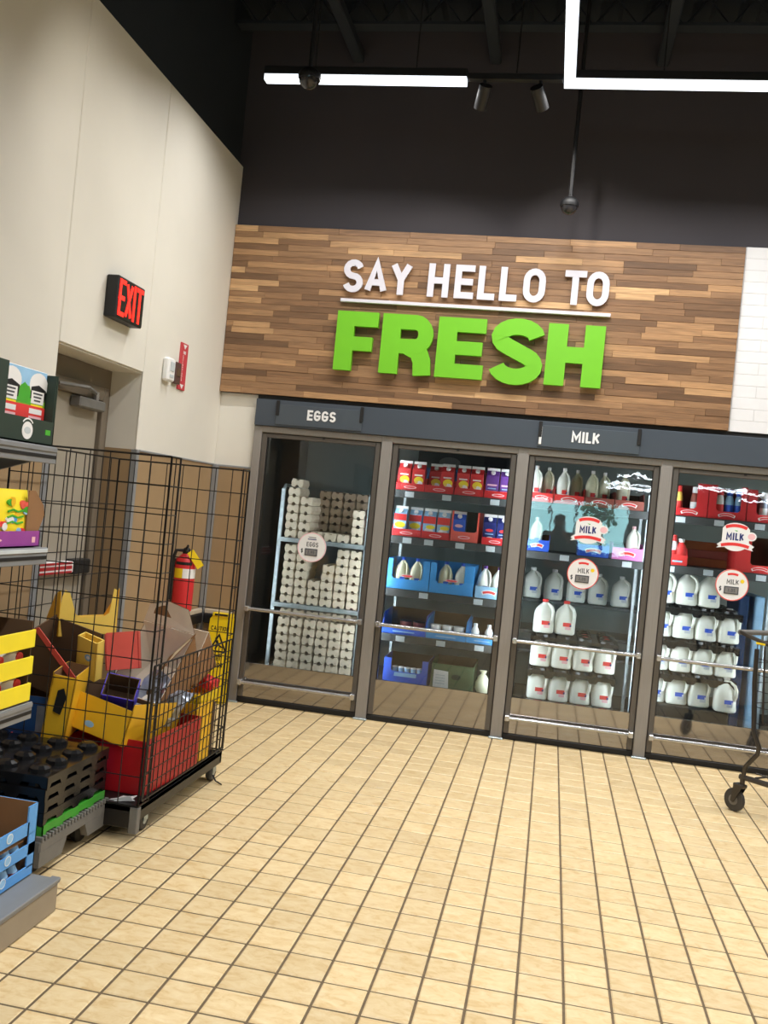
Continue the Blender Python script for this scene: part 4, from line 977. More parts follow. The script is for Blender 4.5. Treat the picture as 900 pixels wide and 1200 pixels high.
# bumper rail around the corner
br = thing('bumper_rail', 'black bumper rail with a beige cap running round the wall corner', 'rail', (XL, 0, .6))
m = MB(); m.box(0, .045, -.55, -.05, -.045, .025, BLACK, .006); m.build('rail', br)
m = MB(); m.box(0, .035, -.55, -.05, .027, .06, M('beige_cap', (196, 184, 164), .5), .004); m.build('cap', br)
m = MB(); m.box(.05, .26, -.055, -.009, -.045, .025, BLACK, .006); m.build('rail', br)
m = MB(); m.box(.05, .26, -.045, -.009, .027, .06, M('beige_cap'), .004); m.build('cap', br)
# caution sign
cs = thing('caution_sign', 'folded yellow wet floor CAUTION sign leaning by the cooler corner', 'sign', (-2.49, -.14, .002), (math.radians(-5), 0, 0))
def cs_leaf(y): 
    q = MB(); q.flat([(-.1, 0), (.1, 0), (.085, .60), (.06, .635), (-.06, .635), (-.085, .60)], SYEL, (0, y, 0), UX, UZ, -.006, .006); return q
f = cs_leaf(-.03).build('front_leaf', cs); cs_leaf(.03).build('rear_leaf', cs)
m = MB(); O = (0, -.036, 0)
text(m, 'CAUTION', (0, -.036, .52), UX, UZ, .032, .17, BLACK, 0, .001, 1.0, .12, True)
m.stroke([(-.062, .37), (0, .49), (.062, .37)], .012, BLACK, O, UX, UZ, 0, .001, True)
m.stroke([(-.02, .385), (0, .42), (.03, .40)], .012, BLACK, O, UX, UZ, 0, .0012); m.stroke([(0, .42), (-.012, .45)], .014, BLACK, O, UX, UZ, 0, .0012); m.flat(ell(-.018, .462, .009, .009, 10), BLACK, O, UX, UZ, 0, .0012)
for k, wd in enumerate(('WET', 'FLOOR')): text(m, wd, (0, -.036, .305 - k * .05), UX, UZ, .034, .18, BLACK, 0, .001, 1.0, .12, True)
m.flat(R_(-.04, .04, .1, .18), BLACK, O, UX, UZ, 0, .001); m.build('print', f)
m = MB(); m.box(-.07, .07, -.045, .045, .62, .65, SYEL, .006); m.box(-.05, .05, -.046, .046, .628, .642, BLACK); m.build('hinge', cs)

# ================================================================== WIRE CAGE CART
CX0, CX1, CY0, CY1 = -2.55, -1.80, -2.90, -1.86; CZ0, CZ1 = .155, 1.655
cage = thing('cage_cart', 'black wire cage cart full of empty display boxes', 'cart', (CX0, CY0, 0))
def wire_panel(name, ax, c, a0, a1, z0, z1, step, zstep, r=.0026):
    m = MB(); n = max(1, round((a1 - a0) / step)); k = max(1, round((z1 - z0) / zstep))
    P = (lambda a, z: (a - CX0, c - CY0, z)) if ax == 'x' else (lambda a, z: (c - CX0, a - CY0, z))
    for i in range(n + 1):
        a = a0 + (a1 - a0) * i / n; m.tube([P(a, z0), P(a, z1)], r * (1.9 if i in (0, n) else 1), BLACKM, 5)
    for j in range(k + 1):
        z = z0 + (z1 - z0) * j / k; m.tube([P(a0, z), P(a1, z)], r * (1.7 if j in (0, k) else 1), BLACKM, 5)
    return m.build(name, cage)
wire_panel('near_panel', 'x', CY0, CX0, CX1, CZ0, CZ1, .094, .125)
wire_panel('far_panel', 'x', CY1, CX0, CX1, CZ0, CZ1, .094, .125)
wire_panel('left_panel', 'y', CX0, CY0, CY1, CZ0, CZ1, .094, .125)
wire_panel('side_return', 'y', CX1, CY0, CY0 + .1, CZ0, CZ1, .05, .125)
wire_panel('side_return', 'y', CX1, CY1 - .1, CY1, CZ0, CZ1, .05, .125)
wire_panel('gate', 'y', CX1 + .006, CY0 + .02, CY1 - .03, CZ0 + .02, .755, .05, .06)
w_ = CX1 - CX0; d_ = CY1 - CY0
m = MB(); m.box(0, w_, 0, d_, .125, .15, BLACKM, .004); m.build('deck', cage)
m = MB(); m.box(0, w_, 0, .03, .055, .15, BLACKM, .004); m.box(0, w_, d_ - .03, d_, .085, .15, BLACKM, .004); m.box(w_ - .03, w_, 0, d_, .085, .15, BLACKM, .004); m.box(0, .03, 0, d_, .085, .15, BLACKM, .004); m.build('base_frame', cage)
m = MB(); m.box(w_ - .035, w_ + .004, -.005, .03, .035, .15, GREYP, .004); m.build('corner_bracket', cage)
for x, y in ((.06, .08), (w_ - .045, .16), (.06, d_ - .06), (w_ - .035, d_ - .05)):
    m = MB(); m.lathe([(.042, -.014), (.047, -.008), (.047, .008), (.042, .014)], RUBBER, 16, (x, y, .047), 'x'); m.lathe([(.02, -.016), (.02, .016)], GALV, 12, (x, y, .047), 'x')
    m.box(x - .02, x - .015, y - .02, y + .02, .045, .12, GALV); m.box(x + .015, x + .02, y - .02, y + .02, .045, .12, GALV); m.box(x - .02, x + .02, y - .02, y + .02, .105, .126, GALV, .003); m.build('caster', cage)
m = MB(); m.flat([(-.07, 0), (-.02, .012), (.0, .04), (.03, .03), (.06, .045), (.05, .01), (.07, -.01), (.02, -.012), (-.03, -.02)], WHITE, (0, 0, 0), UX, UYp, 0, .003)
m.flat([(-.07, -.002), (.06, .0), (.05, .02)], WHITE, (0, -.01, .004), UX, UZ, 0, .002); tag(m.build('torn_film', None, (-1.91, -2.84, .151), (.12, -.1, .1)), 'torn white plastic film on the near corner of the cage deck', 'film')
m = MB(); m.tube([(-1.815, -1.93, .035), (-1.79, -1.95, .012), (-1.75, -1.97, .006)], .004, BLACK, 6); tag(m.build('brake_lever', None), 'thin dark strap end on the floor by the far cage wheel', 'strap')

def carton_box(lab, w, d, h, loc, rot, outer, inner, hf=None, hb=None, hl=None, hr=None, cat='box', group=None, name='display_box', slot=None, base=True):
    """open cardboard display box standing on its own floor; origin in the floor's middle"""
    hf = h if hf is None else hf; hb = h if hb is None else hb; hl = h if hl is None else hl; hr = h if hr is None else hr; t = .003
    m = MB()
    if base: m.box(-w / 2, w / 2, -d / 2, d / 2, 0, t, outer); m.box(-w / 2 + t, w / 2 - t, -d / 2 + t, d / 2 - t, t, 2 * t, inner)
    def wall(a, b, ha, hb_, nrm):
        for k, mt in ((0, outer), (1, inner)):
            o0 = Vector(a) + Vector(nrm) * t * k; o1 = Vector(b) + Vector(nrm) * t * k; n2 = Vector(nrm) * t
            pts = [o0, o1]
            vs = [(p.x, p.y, z) for p, z in ((o0, 0), (o1, 0), (o1, hb_), (o0, ha))]; vs += [(x + n2.x, y + n2.y, z) for x, y, z in vs]
            m.add(vs, [(0, 1, 2, 3), (7, 6, 5, 4), (0, 4, 5, 1), (1, 5, 6, 2), (2, 6, 7, 3), (3, 7, 4, 0)], mt)
    def side(v): return v if isinstance(v, tuple) else (v, v)
    A, B, Cc, D = (-w / 2, -d / 2, 0), (w / 2, -d / 2, 0), (w / 2, d / 2, 0), (-w / 2, d / 2, 0)
    wall(A, B, *side(hf), (0, 1, 0)); wall(D, Cc, *side(hb), (0, -1, 0)); wall(A, D, *side(hl), (1, 0, 0)); wall(B, Cc, *side(hr), (-1, 0, 0))
    o = m.build(name, None, loc, rot); tag(o, lab, cat, group); return o
R = math.radians
# red bin at the bottom
carton_box('red open box at the bottom of the cage', .235, .56, .25, (-1.945, -2.47, .152), (0, 0, R(-3)), DRED, DRED, hf=.24)
carton_box('flat coral red tray under the blue and yellow boxes in the cage', .36, .34, .05, (-2.30, -2.68, .30), (R(0), R(4), 0), CORAL, BRED)
m = MB(); m.box(-.17, .17, -.18, .18, 0, .145, DKRAFT, .003); tag(m.build('closed_carton', None, (-2.31, -2.66, .1535)), 'plain brown carton on the cage deck, mostly behind the black trays', 'box')
# blue box lower left with white stamp
o = carton_box('deep blue open carton at the lower left of the cage', .30, .24, .19, (-2.42, -2.68, .345), (0, 0, R(2)), DBLUE, DKRAFT)
m = MB(); m.flat(R_(.05, .12, .03, .15), SILVER, (0, -.12, 0), UX, UZ, 0, .001); m.build('stamp', o)
# big yellow tray, tilted forward
o = carton_box('large yellow open tray tilted in the middle of the cage', .36, .46, .19, (-2.10, -2.54, .365), (R(-8), R(10), R(-8)), YEL, DKRAFT, hf=.16)
m = MB(); m.flat(ell(-.01, .04, .025, .014), SKYP, (0, -.23, 0), UX, UZ, 0, .001); m.build('sticker', o)
# opened violet box standing in it
carton_box('small brown box with violet flaps inside the large yellow tray', .15, .12, .14, (-2.07, -2.60, .51), (R(46), R(8), R(18)), VIOLET, DKRAFT)
# yellow box with a slot
o = carton_box('upright yellow box with a black hand slot at the left of the cage', .105, .20, .30, (-2.272, -2.75, .375), (R(4), R(7), R(12)), YEL, KRAFT, hf=.29)
m = MB(); m.flat([(-.02, .13), (.015, .12), (.028, .2), (.01, .24), (-.015, .225)], BLACK, (.0, -.11, 0), UX, UZ, -.001, .001); m.build('hand_slot', o)
# brown display with red printed edge
o = carton_box('tipped brown display box with a red edge, upper left of the cage', .24, .20, .27, (-2.375, -2.64, .565), (R(12), R(14), R(6)), DKRAFT, DKRAFT, hf=(.27, .12), hl=.28, hr=.12)
m = MB(); m.flat([(-.12, .275), (-.10, .29), (.122, .125), (.122, .09)], CORAL, (0, -.1, 0), UX, UZ, 0, .004); m.build('red_edge', o)
o = carton_box('narrow pale yellow box with a pale blue sticker, middle of the cage', .115, .05, .20, (-2.235, -2.60, .615), (R(16), R(12), R(-12)), PYEL, PYEL)
m = MB(); m.flat(ell(0.012, .11, .02, .017), SKYP, (0, -.025, 0), UX, UZ, 0, .001); m.flat(ell(0.012, .11, .01, .008), WHITE, (0, -.025, 0), UX, UZ, 0, .0015); m.build('sticker', o)
carton_box('red and coral box leaning behind the pale yellow box in the cage', .16, .10, .18, (-2.165, -2.38, .62), (R(-10), R(-8), R(20)), CORAL, DRED)
# yellow display with two tall ears on top
top = MB(); W2 = .165
top.flat([(-.165, 0), (.165, 0), (.165, .09), (.155, .225), (.135, .235), (.115, .11), (.09, .095), (-.05, .095), (-.075, .11), (-.115, .22), (-.14, .235), (-.155, .2), (-.165, .13)], PYEL, (0, -.1, 0), UX, UZ, -.004, 0)
top.flat([(-.165, 0), (.165, 0), (.165, .06), (-.165, .06)], PYEL, (0, .1, 0), UX, UZ, 0, .004)
top.flat([(-.1, 0), (.1, 0), (.1, .06), (-.02, .2), (-.1, .235)], YEL, (-.165, 0, 0), UYp, UZ, -.001, .003); top.flat([(-.1, 0), (.1, 0), (.1, .06), (-.07, .2), (-.1, .235)], YEL, (.162, 0, 0), UYp, UZ, 0, .003)
top.box(-.165, .165, -.1, .1, 0, .004, YEL)
tag(top.build('display_tray', None, (-2.375, -2.44, .79), (R(4), R(-3), R(48))), 'yellow display tray with two tall pointed ears on top of the heap in the cage', 'box')
COL.objects['display_tray'].scale = (.86, .86, .95)
# big brown box with white insides
o = carton_box('big brown carton with a white inside and open flaps, right of the heap', .30, .34, .27, (-2.045, -2.25, .515), (R(30), R(6), R(-10)), KRAFT, WBOARD, hf=.09, hr=(.09, .26), hl=(.09, .25))
m = MB(); m.add([(-.15, .17, .27), (.15, .17, .27), (.11, .2, .385), (.0, .205, .40), (-.12, .2, .36)], [(0, 1, 2, 3, 4)], WBOARD); m.add([(-.15, .173, .27), (.15, .173, .27), (.11, .203, .385), (.0, .208, .40), (-.12, .203, .36)], [(4, 3, 2, 1, 0)], KRAFT); m.build('flap', o)
m = MB(); m.add([(.15, -.17, .26), (.15, .17, .26), (.20, .12, .33), (.2, -.1, .35)], [(0, 1, 2, 3)], WBOARD); m.add([(.153, -.17, .26), (.153, .17, .26), (.203, .12, .33), (.203, -.1, .35)], [(3, 2, 1, 0)], KRAFT); m.build('flap', o)
o = carton_box('second brown carton with a white inside behind the big one in the cage', .26, .22, .24, (-2.0, -2.0, .56), (R(24), R(-4), R(-12)), KRAFT, WBOARD, hf=.08, hb=(.24, .2), hl=(.08, .24), hr=(.08, .2))
m = MB(); n = 9; vs = []
rw = random.Random(4)
for i in range(n):
    for j in range(n): vs.append((-.14 + .035 * i, -.12 + .03 * j, .05 * math.sin(i * .8) * math.cos(j * .7) + rw.uniform(-.022, .022)))
m.add(vs, [(i * n + j, i * n + j + 1, (i + 1) * n + j + 1, (i + 1) * n + j) for i in range(n - 1) for j in range(n - 1)], SILVER)
tag(m.build('plastic_wrap', None, (-1.97, -2.36, .50), (R(35), R(10), R(-10)), smooth=False), 'crumpled silver plastic wrap under the brown carton in the cage', 'wrap')
# right end: orange narrow box, red print board
carton_box('tall narrow orange yellow box standing by the cage gate', .10, .16, .30, (-1.88, -2.1, .153), (0, 0, R(-8)), YEL, DKRAFT)
carton_box('dark brown slim carton behind the orange yellow box in the cage', .10, .14, .26, (-1.90, -1.95, .153), (0, 0, R(5)), DKRAFT, DKRAFT)
o = carton_box('yellow topped tray near the far end of the cage', .14, .18, .05, (-1.90, -2.05, .456), (R(5), R(6), R(-12)), SYEL, YEL)
m = MB(); m.box(-.09, .09, -.045, .045, 0, .05, BRED, .003)
for k in range(3): m.box(-.07 + k * .05, -.04 + k * .05, -.0465, -.045, .012, .038, DRED)
tag(m.build('red_carton', None, (-1.93, -1.955, .515), (R(0), R(16), R(-10))), 'flat red printed carton at the far end of the cage', 'box')
m = MB(); m.box(-.03, .03, -.04, .04, 0, .16, VIOLET, .002); o = m.build('small_carton', None, (-2.10, -2.82, .153)); tag(o, 'small violet blue carton between the black trays and the red box', 'box')
m = MB(); m.flat([(-.02, .02), (.02, .02), (.01, .06), (-.015, .05)], LPINK, (0, -.04, 0), UX, UZ, 0, .001); m.build('print', o)

# ================================================================== DOLLY WITH BLACK TRAYS
dl = thing('plastic_dolly', 'grey plastic dolly under the stack of black bottle trays', 'dolly', (-2.24, -3.14, 0))
DW, DD = .29, .275
m = MB(); m.box(-DW, DW, -DD, DD, .105, .15, GREYP, .006); m.build('deck', dl)
m = MB()
for k in range(22):
    y = -DD + .025 * k; m.box(DW - .03, DW + .004, y + .004, y + .016, .148, .166, GREYP, .002); m.box(-DW, -DW + .03, y + .004, y + .016, .148, .166, GREYP, .002)
r_ = m.build('ribbed_edge', dl); r_['kind'] = 'stuff'
for y0, y1 in ((-DD, -DD + .2), (DD - .2, DD)):
    for sx in (-1, 1):
        m = MB(); x = sx * (DW - .015); m.prism([(y0, .06 if y0 < 0 else .105), (y0 + .0, .11), (y1, .11), (y1, .105 if y0 < 0 else .05), (y1 - .03 if y0 < 0 else y1, .05), (y0 + .0 if y0 < 0 else y0 + .03, .05)], 'x', x - .015, x + .015, GREYP); m.build('side_skirt', dl)
for sx in (-1, 1):
    for y in (-.19, .16):
        m = MB(); m.lathe([(.045, -.016), (.05, -.01), (.05, .01), (.045, .016)], BLACK, 16, (sx * (DW - .07), y, .05), 'x'); m.box(sx * (DW - .07) - .022, sx * (DW - .07) + .022, y - .03, y + .03, .07, .106, BLACK, .004); m.build('caster', dl)
LGT = M('green_tray_plastic', (58, 150, 44), .45, var=.08)
bt0 = bottle_tray(.56, .50, 4, 4, BLACKT, .05); gt0 = bottle_tray(.56, .50, 4, 4, LGT, .05)
for k in range(5):
    z = .151 + k * .046
    if k == 0: o = gt0.build('bottle_tray', None, (-2.24, -3.14, z)); tag(o, 'green plastic bottle tray at the bottom of the black tray stack', 'tray')
    else:
        if k == 1: bt = bt0.build('bottle_tray'); o = bt
        else: o = inst(bt, 'bottle_tray', (0, 0, 0))
        o.location = (-2.24 + random.uniform(-.004, .004), -3.14 + random.uniform(-.004, .004), z)
        tag(o, ['lowest black bottle tray, just above the green one', 'second black bottle tray above the green one', 'third black bottle tray above the green one', 'topmost black bottle tray of the stack on the grey dolly'][k - 1], 'tray', 'stacked black bottle trays')

# ================================================================== GONDOLA SHELF AT THE LEFT EDGE
gd = thing('shelf_gondola', 'grey metal shop shelving at the left edge of the picture', 'shelving', (-1.765, -3.605, 0))
GL_ = -2.44 # length towards the viewpoint
m = MB(); m.box(-.60, 0, GL_, 0, 0.002, .10, GONDT, .003); m.build('plinth', gd)
m = MB(); m.box(-.60, .004, GL_, .004, .10, .115, GONDG, .003); m.box(-.03, .006, GL_, .006, .108, .12, GONDG, .003); m.build('base_deck', gd)
m = MB(); m.box(-.66, -.60, GL_, -.01, 0.002, 2.0, GONDG, .003); m.build('spine', gd)
for z in (.69, 1.24, 1.595):
    m = MB(); m.box(-.60, -.17, GL_, 0, z - .0, z + .028, GONDG, .003); m.box(-.172, -.165, GL_, 0, z - .03, z + .03, GONDG, .002); m.box(-.165, -.1635, GL_, -.004, z - .012, z + .0, GASKET); s = m.build('shelf', gd)
    m = MB(); m.box(-.1635, -.161, GL_, -.004, z + .012, z + .026, TAG if z == 1.24 else GONDG, .001); m.build('ticket_rail', s)
    for k in (0, -1):
        m = MB(); m.prism([(-.60, z - .14), (-.2, z - .012), (-.2, z), (-.60, z)], 'y', k * 1.2 - .02, k * 1.2 - .008, GONDG); m.build('bracket', s)
GXF = -1.95   # goods front plane
# top shelf: dark green shipper with two picture cartons (things measured on their own boards)
z = 1.626
def shipper(y0, y1, lab):
    L = y1 - y0; m = MB(); t = .006
    m.box(-.3, 0, 0, L, 0, t, DGREEN); m.box(-t, 0, 0, L, 0, .085, DGREEN); m.box(-.3, 0, L - t, L, 0, .25, DGREEN); m.box(-.3, 0, 0, t, 0, .25, DGREEN); m.box(-.3, -.3 + t, 0, L, 0, .25, DGREEN)
    m.box(-.035, -.002, L - .012, L, .08, .25, DGREEN); m.box(-.035, -.002, 0, .14, .08, .255, DGREEN)
    o = m.build('shipper_box', None, (GXF, y0, z)); tag(o, lab, 'box')
    m = MB(); O = (0, L * .62, .042); m.flat(ell(0, 0, .032, .03), WHITE, O, UYp, UZ, 0, .001); m.flat(ell(0, 0, .02, .012), TAG, O, UYp, UZ, 0, .0015); m.stroke(arc(0, -.005, .042, .045, 135, 45, 8), .005, WHITE, O, UYp, UZ, 0, .001); m.build('round_emblem', o)
    m = MB(); m.flat(R_(-.016, .016, -.008, .01), LGREEN, (0, L - .04, .045), UYp, UZ, 0, .001); m.build('small_print', o)
    return o
shipper(-4.05, -3.605, 'dark green cardboard shipper on the top shelf at the left edge')
def picture_carton(y0, y1, lab):
    L = y1 - y0; h = .25; m = MB(); m.box(-.24, 0, 0, L, 0, h, WHITE, .002); o = m.build('printed_carton', None, (GXF - .037, y0, z + .0065)); tag(o, lab, 'box', 'printed grass cartons')
    m = MB(); O = (0, 0, 0)
    def fl(p, mt, d): m.flat(p, mt, O, UYp, UZ, -.001, d)
    fl(R_(.002, L - .002, .19, h - .002), SKYP, .0006); fl(R_(.002, L - .002, .002, .19), GRASSP, .0006)
    for cy in (.06, L - .05):
        fl(ell(cy, .2, .058, .042), WHITE, .001); fl([(cy - .05, .15), (cy + .045, .145), (cy + .05, .185), (cy, .2), (cy - .045, .19)], BLACK, .0014); fl(R_(cy - .042, cy + .037, .134, .178), WHITE, .0018)
        for q in range(3): fl(R_(cy - .032 + .004 * q, cy + .026 - .005 * q, .166 - q * .012, .172 - q * .012), GREYTX, .0022)
        fl(R_(cy - .04, cy + .034, .124, .131), BYEL, .0018)
    fl([(L / 2 - .05, .13), (L / 2 + .06, .13), (L / 2 + .03, .185), (L / 2, .2), (L / 2 - .03, .18)], LGREEN, .0012)
    fl(R_(.002, L - .002, .065, .125), BRED, .0024)
    for cy in (.055, L - .06):
        fl(R_(cy - .04, cy + .04, .098, .116), WHITE, .003); fl(R_(cy - .04, cy + .04, .08, .09), LPINK, .003)
    fl(ell(.05, .02, .03, .015), LPINK, .0014); fl(R_(L / 2 - .03, L / 2, .01, .06), BYEL, .0014); m.build('print', o)
    return o
picture_carton(-3.895, -3.619, 'carton printed with grass, white shapes and a red band, in the dark green shipper')
# second shelf: purple tray with yellow pouches and a loose brown flap
z = 1.271
m = MB(); L = .62; t = .004
m.box(-.26, 0, 0, L, 0, t, MAGENTA); m.box(-t, 0, 0, L, 0, .055, MAGENTA); m.box(-.26, 0, 0, t, 0, .055, MAGENTA); m.box(-.26, 0, L - t, L, 0, .055, MAGENTA); m.box(-.26, -.26 + t, 0, L, 0, .2, KRAFT)
pt = m.build('purple_tray', None, (GXF, -4.25, z)); tag(pt, 'purple display tray on the second shelf at the left edge', 'tray')
m = MB(); m.flat([(-.003, .04), (-.003, .195), (.035, .195), (.095, .145), (.105, .11), (.075, .055), (.06, .045)], KRAFT, (-.012, L - .075, 0), UYp, UZ, 0, .004); m.build('cardboard_flap', pt)
m = MB(); m.flat(R_(L - .05, L - .03, .015, .035), LPINK, (0, 0, 0), UYp, UZ, 0, .001); m.flat(ell(L - .28, .025, .05, .006), LPINK, (0, 0, 0), UYp, UZ, 0, .001); m.build('print', pt)
def pouch(y, lab):
    m = MB(); rings = []; w, h, d = .19, .19, .05
    for f, s, b in ((0, .96, .35), (.08, 1, .8), (.3, 1, 1), (.7, 1, .9), (.92, 1, .35), (.97, 1, .12), (1, .99, .06)):
        rings.append([(d / 2 * b * math.sin(a), w / 2 * s * max(-1, min(1, 1.15 * math.cos(a))), f * h) for a in [2 * PI * k / 16 for k in range(16)]])
    m.loft(rings, BYEL); o = m.build('snack_pouch', None, (GXF - .035, y, z + .005), smooth=True); tag(o, lab, 'pouch', 'yellow pouches')
    m = MB(); O = (.0235, 0, 0)
    rnd = random.Random(int(abs(y) * 1000))
    for k in range(16):
        m.flat(ell(rnd.uniform(-.072, .072), rnd.uniform(.03, .15), rnd.uniform(.012, .026), rnd.uniform(.008, .018), 10), [BRED, CORAL, BLUE, LGREEN, WHITE, YEL, SKYP][k % 7], O, UYp, UZ, -.006, .0012 + .0001 * k)
    for k in range(3): m.stroke([(-.05, .115 - .02 * k), (-.02, .122 - .02 * k), (.01, .115 - .02 * k), (.045, .12 - .02 * k)], .006, LGREEN, O, UYp, UZ, 0, .0032)
    m.build('print', o)
for k, y in enumerate((-3.775, -3.98, -4.18)): pouch(y, ['nearest the brown flap: yellow pouch with colourful candy print on the purple tray', 'middle yellow pouch with colourful candy print on the purple tray', 'yellow pouch with candy print on the purple tray, at the picture edge'][k])
# third shelf: yellow slatted display crates with snack bags
z = .721
m = MB(); L = .62
m.box(-.27, -.266, 0, L, 0, .30, KRAFT); m.box(-.27, -.01, L - .004, L, 0, .285, DKRAFT); m.box(-.27, -.01, 0, .004, 0, .285, DKRAFT); m.box(-.27, 0, 0, L, 0, .004, DKRAFT)
yc = m.build('slatted_crate', None, (GXF + .01, -4.235, z)); tag(yc, 'bright yellow slatted cardboard crate on the third shelf at the left edge', 'crate')
for k, zz in enumerate((.0, .095, .19)):
    m = MB(); m.box(-.005, .002, 0, L, zz + .004, zz + .066, BYEL, .001); m.box(-.03, .002, L - .002, L + .002, zz + .004, zz + .066, BYEL, .001); m.build('slat', yc)
for r in range(2):
    for k in range(5):
        rings = []; w, h, d = .11, .085, .07
        for f, s in ((0, .5), (.2, .95), (.5, 1), (.8, .9), (1, .5)): rings.append([(d / 2 * s * math.cos(a), w / 2 * s * math.sin(a), f * h) for a in [2 * PI * q / 12 for q in range(12)]])
        m = MB(); m.loft(rings, WBOARD); o = m.build('snack_bag', None, (GXF - .045, -3.68 - k * .118, z + .008 + r * .095), smooth=True)
        tag(o, ('pale snack bag behind the lower slats of the yellow crate, ' if r == 0 else 'pale snack bag behind the upper slats of the yellow crate, ') + NTH[k] + ' from far end', 'bag', 'lower snack bags' if r == 0 else 'upper snack bags')
        m = MB(); m.flat(ell(.015, .058, .022, .018, 12), BRED, (d / 2 * .92, 0, 0), UYp, UZ, -.004, .002); m.build('print', o)
# base deck: blue cut-out crate with bottles
z = .122
L = .60; hC = .25
m = MB(); m.box(-.32, 0, 0, L, 0, .004, CRBLUE); m.box(-.32, 0, L - .005, L, 0, hC, CRBLUE); m.box(-.32, -.002, L - .008, L - .005, .004, hC, KRAFT); m.box(-.32, 0, 0, .005, 0, hC, CRBLUE); m.box(-.32, -.315, 0, L, 0, hC, KRAFT)
bc = m.build('cutout_crate', None, (-1.865, -4.21, z)); tag(bc, 'pale blue cardboard crate with oblong cut-outs on the bottom deck, left edge', 'crate')
m = MB()
m.box(-.005, 0, 0, L, .004, .035, CRBLUE); m.box(-.005, 0, 0, L, .075, .115, CRBLUE); m.box(-.005, 0, 0, L - .05, .15, .195, CRBLUE); m.box(-.005, 0, L - .06, L, .15, hC, CRBLUE)
for y in (L - .045, L - .33, 0): m.box(-.005, 0, y, y + .045, .03, .152, CRBLUE)
m.build('front_panel', bc)
for y, zz in ((L - .17, .165), (L - .17, .09), (L - .19, .02), (L - .45, .165)):
    m = MB(); m.flat(ell(y, zz + .01, .02, .018), SKYP, (0, 0, 0), UYp, UZ, 0, .0012); m.stroke(ell(y, zz + .01, .017, .015), .002, WHITE, (0, 0, 0), UYp, UZ, .001, .002, True); m.build('round_print', bc)
def mini(x, y, zz, lab, group):
    m = MB(); m.lathe([(.02, 0), (.024, .004), (.024, .03), (.018, .042), (.016, .05)], SKYP, 12); o = m.build('drink_cup', None, (x, y, zz), smooth=True); tag(o, lab, 'cup', group)
    m = MB(); m.lathe([(.0245, .012), (.0245, .026)], BROWNRED, 12); m.build('label', o)
for r, (zz, n, lab) in enumerate(((.127, 8, 'pale cup behind the lower cut-outs of the blue crate'), (.2, 8, 'pale cup behind the upper cut-outs of the blue crate'))):
    for k in range(n): mini(-1.9, -3.70 - k * .056, zz, lab + ', ' + NTH[k] + ' from the far end', 'lower blue crate cups' if r == 0 else 'upper blue crate cups')
m = MB(); m.box(-.28, 0, 0, .52, 0, .003, KRAFT); tag(m.build('divider_board', None, (-1.872, -4.2, .196)), 'brown divider board between the two layers of cups in the blue crate', 'board')
m = MB(); m.box(-.28, 0, 0, .52, 0, .003, KRAFT); tag(m.build('divider_board', None, (-1.872, -4.2, .254)), 'brown board under the pale yellow bottles in the blue crate', 'board')
for k, (y, h) in enumerate(((-3.845, .09), (-3.93, .15), (-4.02, .15))):
    m = MB(); m.lathe([(.03, 0), (.035, .006), (.035, h * .62), (.022, h * .8), (.015, h * .86), (.015, h)], CREAMW if k else PYEL, 16); o = m.build('yellow_bottle', None, (-1.925, y, .2575), smooth=True); tag(o, ['short pale yellow bottle lowest in the top layer of the blue crate', 'tall pale yellow bottle second in the blue crate', 'tall pale yellow bottle third in the blue crate, at the picture edge'][k], 'bottle')
    m = MB(); m.lathe([(.0355, h * .2), (.0355, h * .5)], SKYP, 16); m.build('label', o, smooth=True); m = MB(); m.lathe([(.017, h), (.017, h + .014)], SKYP, 12); m.build('cap', o)

# ================================================================== SHOPPING CART AT THE RIGHT EDGE
ct = thing('shopping_cart', 'dark metal shopping cart cut off by the right edge', 'cart', (1.0, -1.02, 0), (0, 0, R(-48)))
LX, WY = .92, .56   # cart runs along +X from its handle end, width along +Y
def wheel(x, y, lab='wheel'):
    m = MB(); m.lathe([(.05, -.013), (.063, -.011), (.066, -.005), (.066, .005), (.063, .011), (.05, .013)], RUBBER, 22, (x, y, .066), 'y'); m.lathe([(.03, -.015), (.03, .015)], GREYP, 14, (x, y, .066), 'y'); m.lathe([(.012, -.02), (.012, .02)], CART, 10, (x, y, .066), 'y'); w = m.build('wheel', ct, smooth=True)
    m = MB()
    for s in (-1, 1): m.prism([(x - .012, .06), (x + .012, .06), (x + .055, .15), (x + .0, .15)], 'y', y + s * .022 - .002, y + s * .022 + .002, CART)
    m.box(x - .005, x + .06, y - .024, y + .024, .145, .165, CART, .004); m.lathe([(.014, .16), (.014, .21)], CART, 10, (x + .04, y, 0)); m.build('fork', w)
for y in (.0, WY): wheel(-.02, y)
for y in (.12, WY - .12): wheel(LX - .12, y)
for y in (0, WY):
    m = MB(); m.tube([(.03, y, .94), (.035, y, .75), (.06, y, .48), (.105, y, .40), (.10, y, .36), (.03, y, .27), (.02, y, .2)], .013, CART, 8); m.build('leg', ct, smooth=True)
m = MB()
for y in (0, WY): m.tube([(.0, y, .205), (LX - .1, y + (.12 if y == 0 else -.12), .20)], .016, CART, 8)
for k in range(6): x = .08 + k * .13; m.tube([(x, .02 + .13 * x, .215), (x, WY - .02 - .13 * x, .215)], .006, CART, 6)
for k in range(1, 5): m.tube([(.02, WY * k / 5, .22), (LX - .12, .12 + (WY - .24) * k / 5, .21)], .005, CART, 6)
m.build('lower_frame', ct)
def bask(x, s, t):   # basket corner interpolation: x 0..1 along, s 0..1 across, t 0..1 up
    z0 = .52 + .03 * x; z1 = .98 - .08 * x; a = .03 + x * (LX - .06) - (1 - t) * .06 * (x - .3); yy = (.0 + .06 * x + (1 - t) * .03, WY - .06 * x - (1 - t) * .03)
    return (a, yy[0] + (yy[1] - yy[0]) * s, z0 + (z1 - z0) * t)
m = MB(); r = .0028
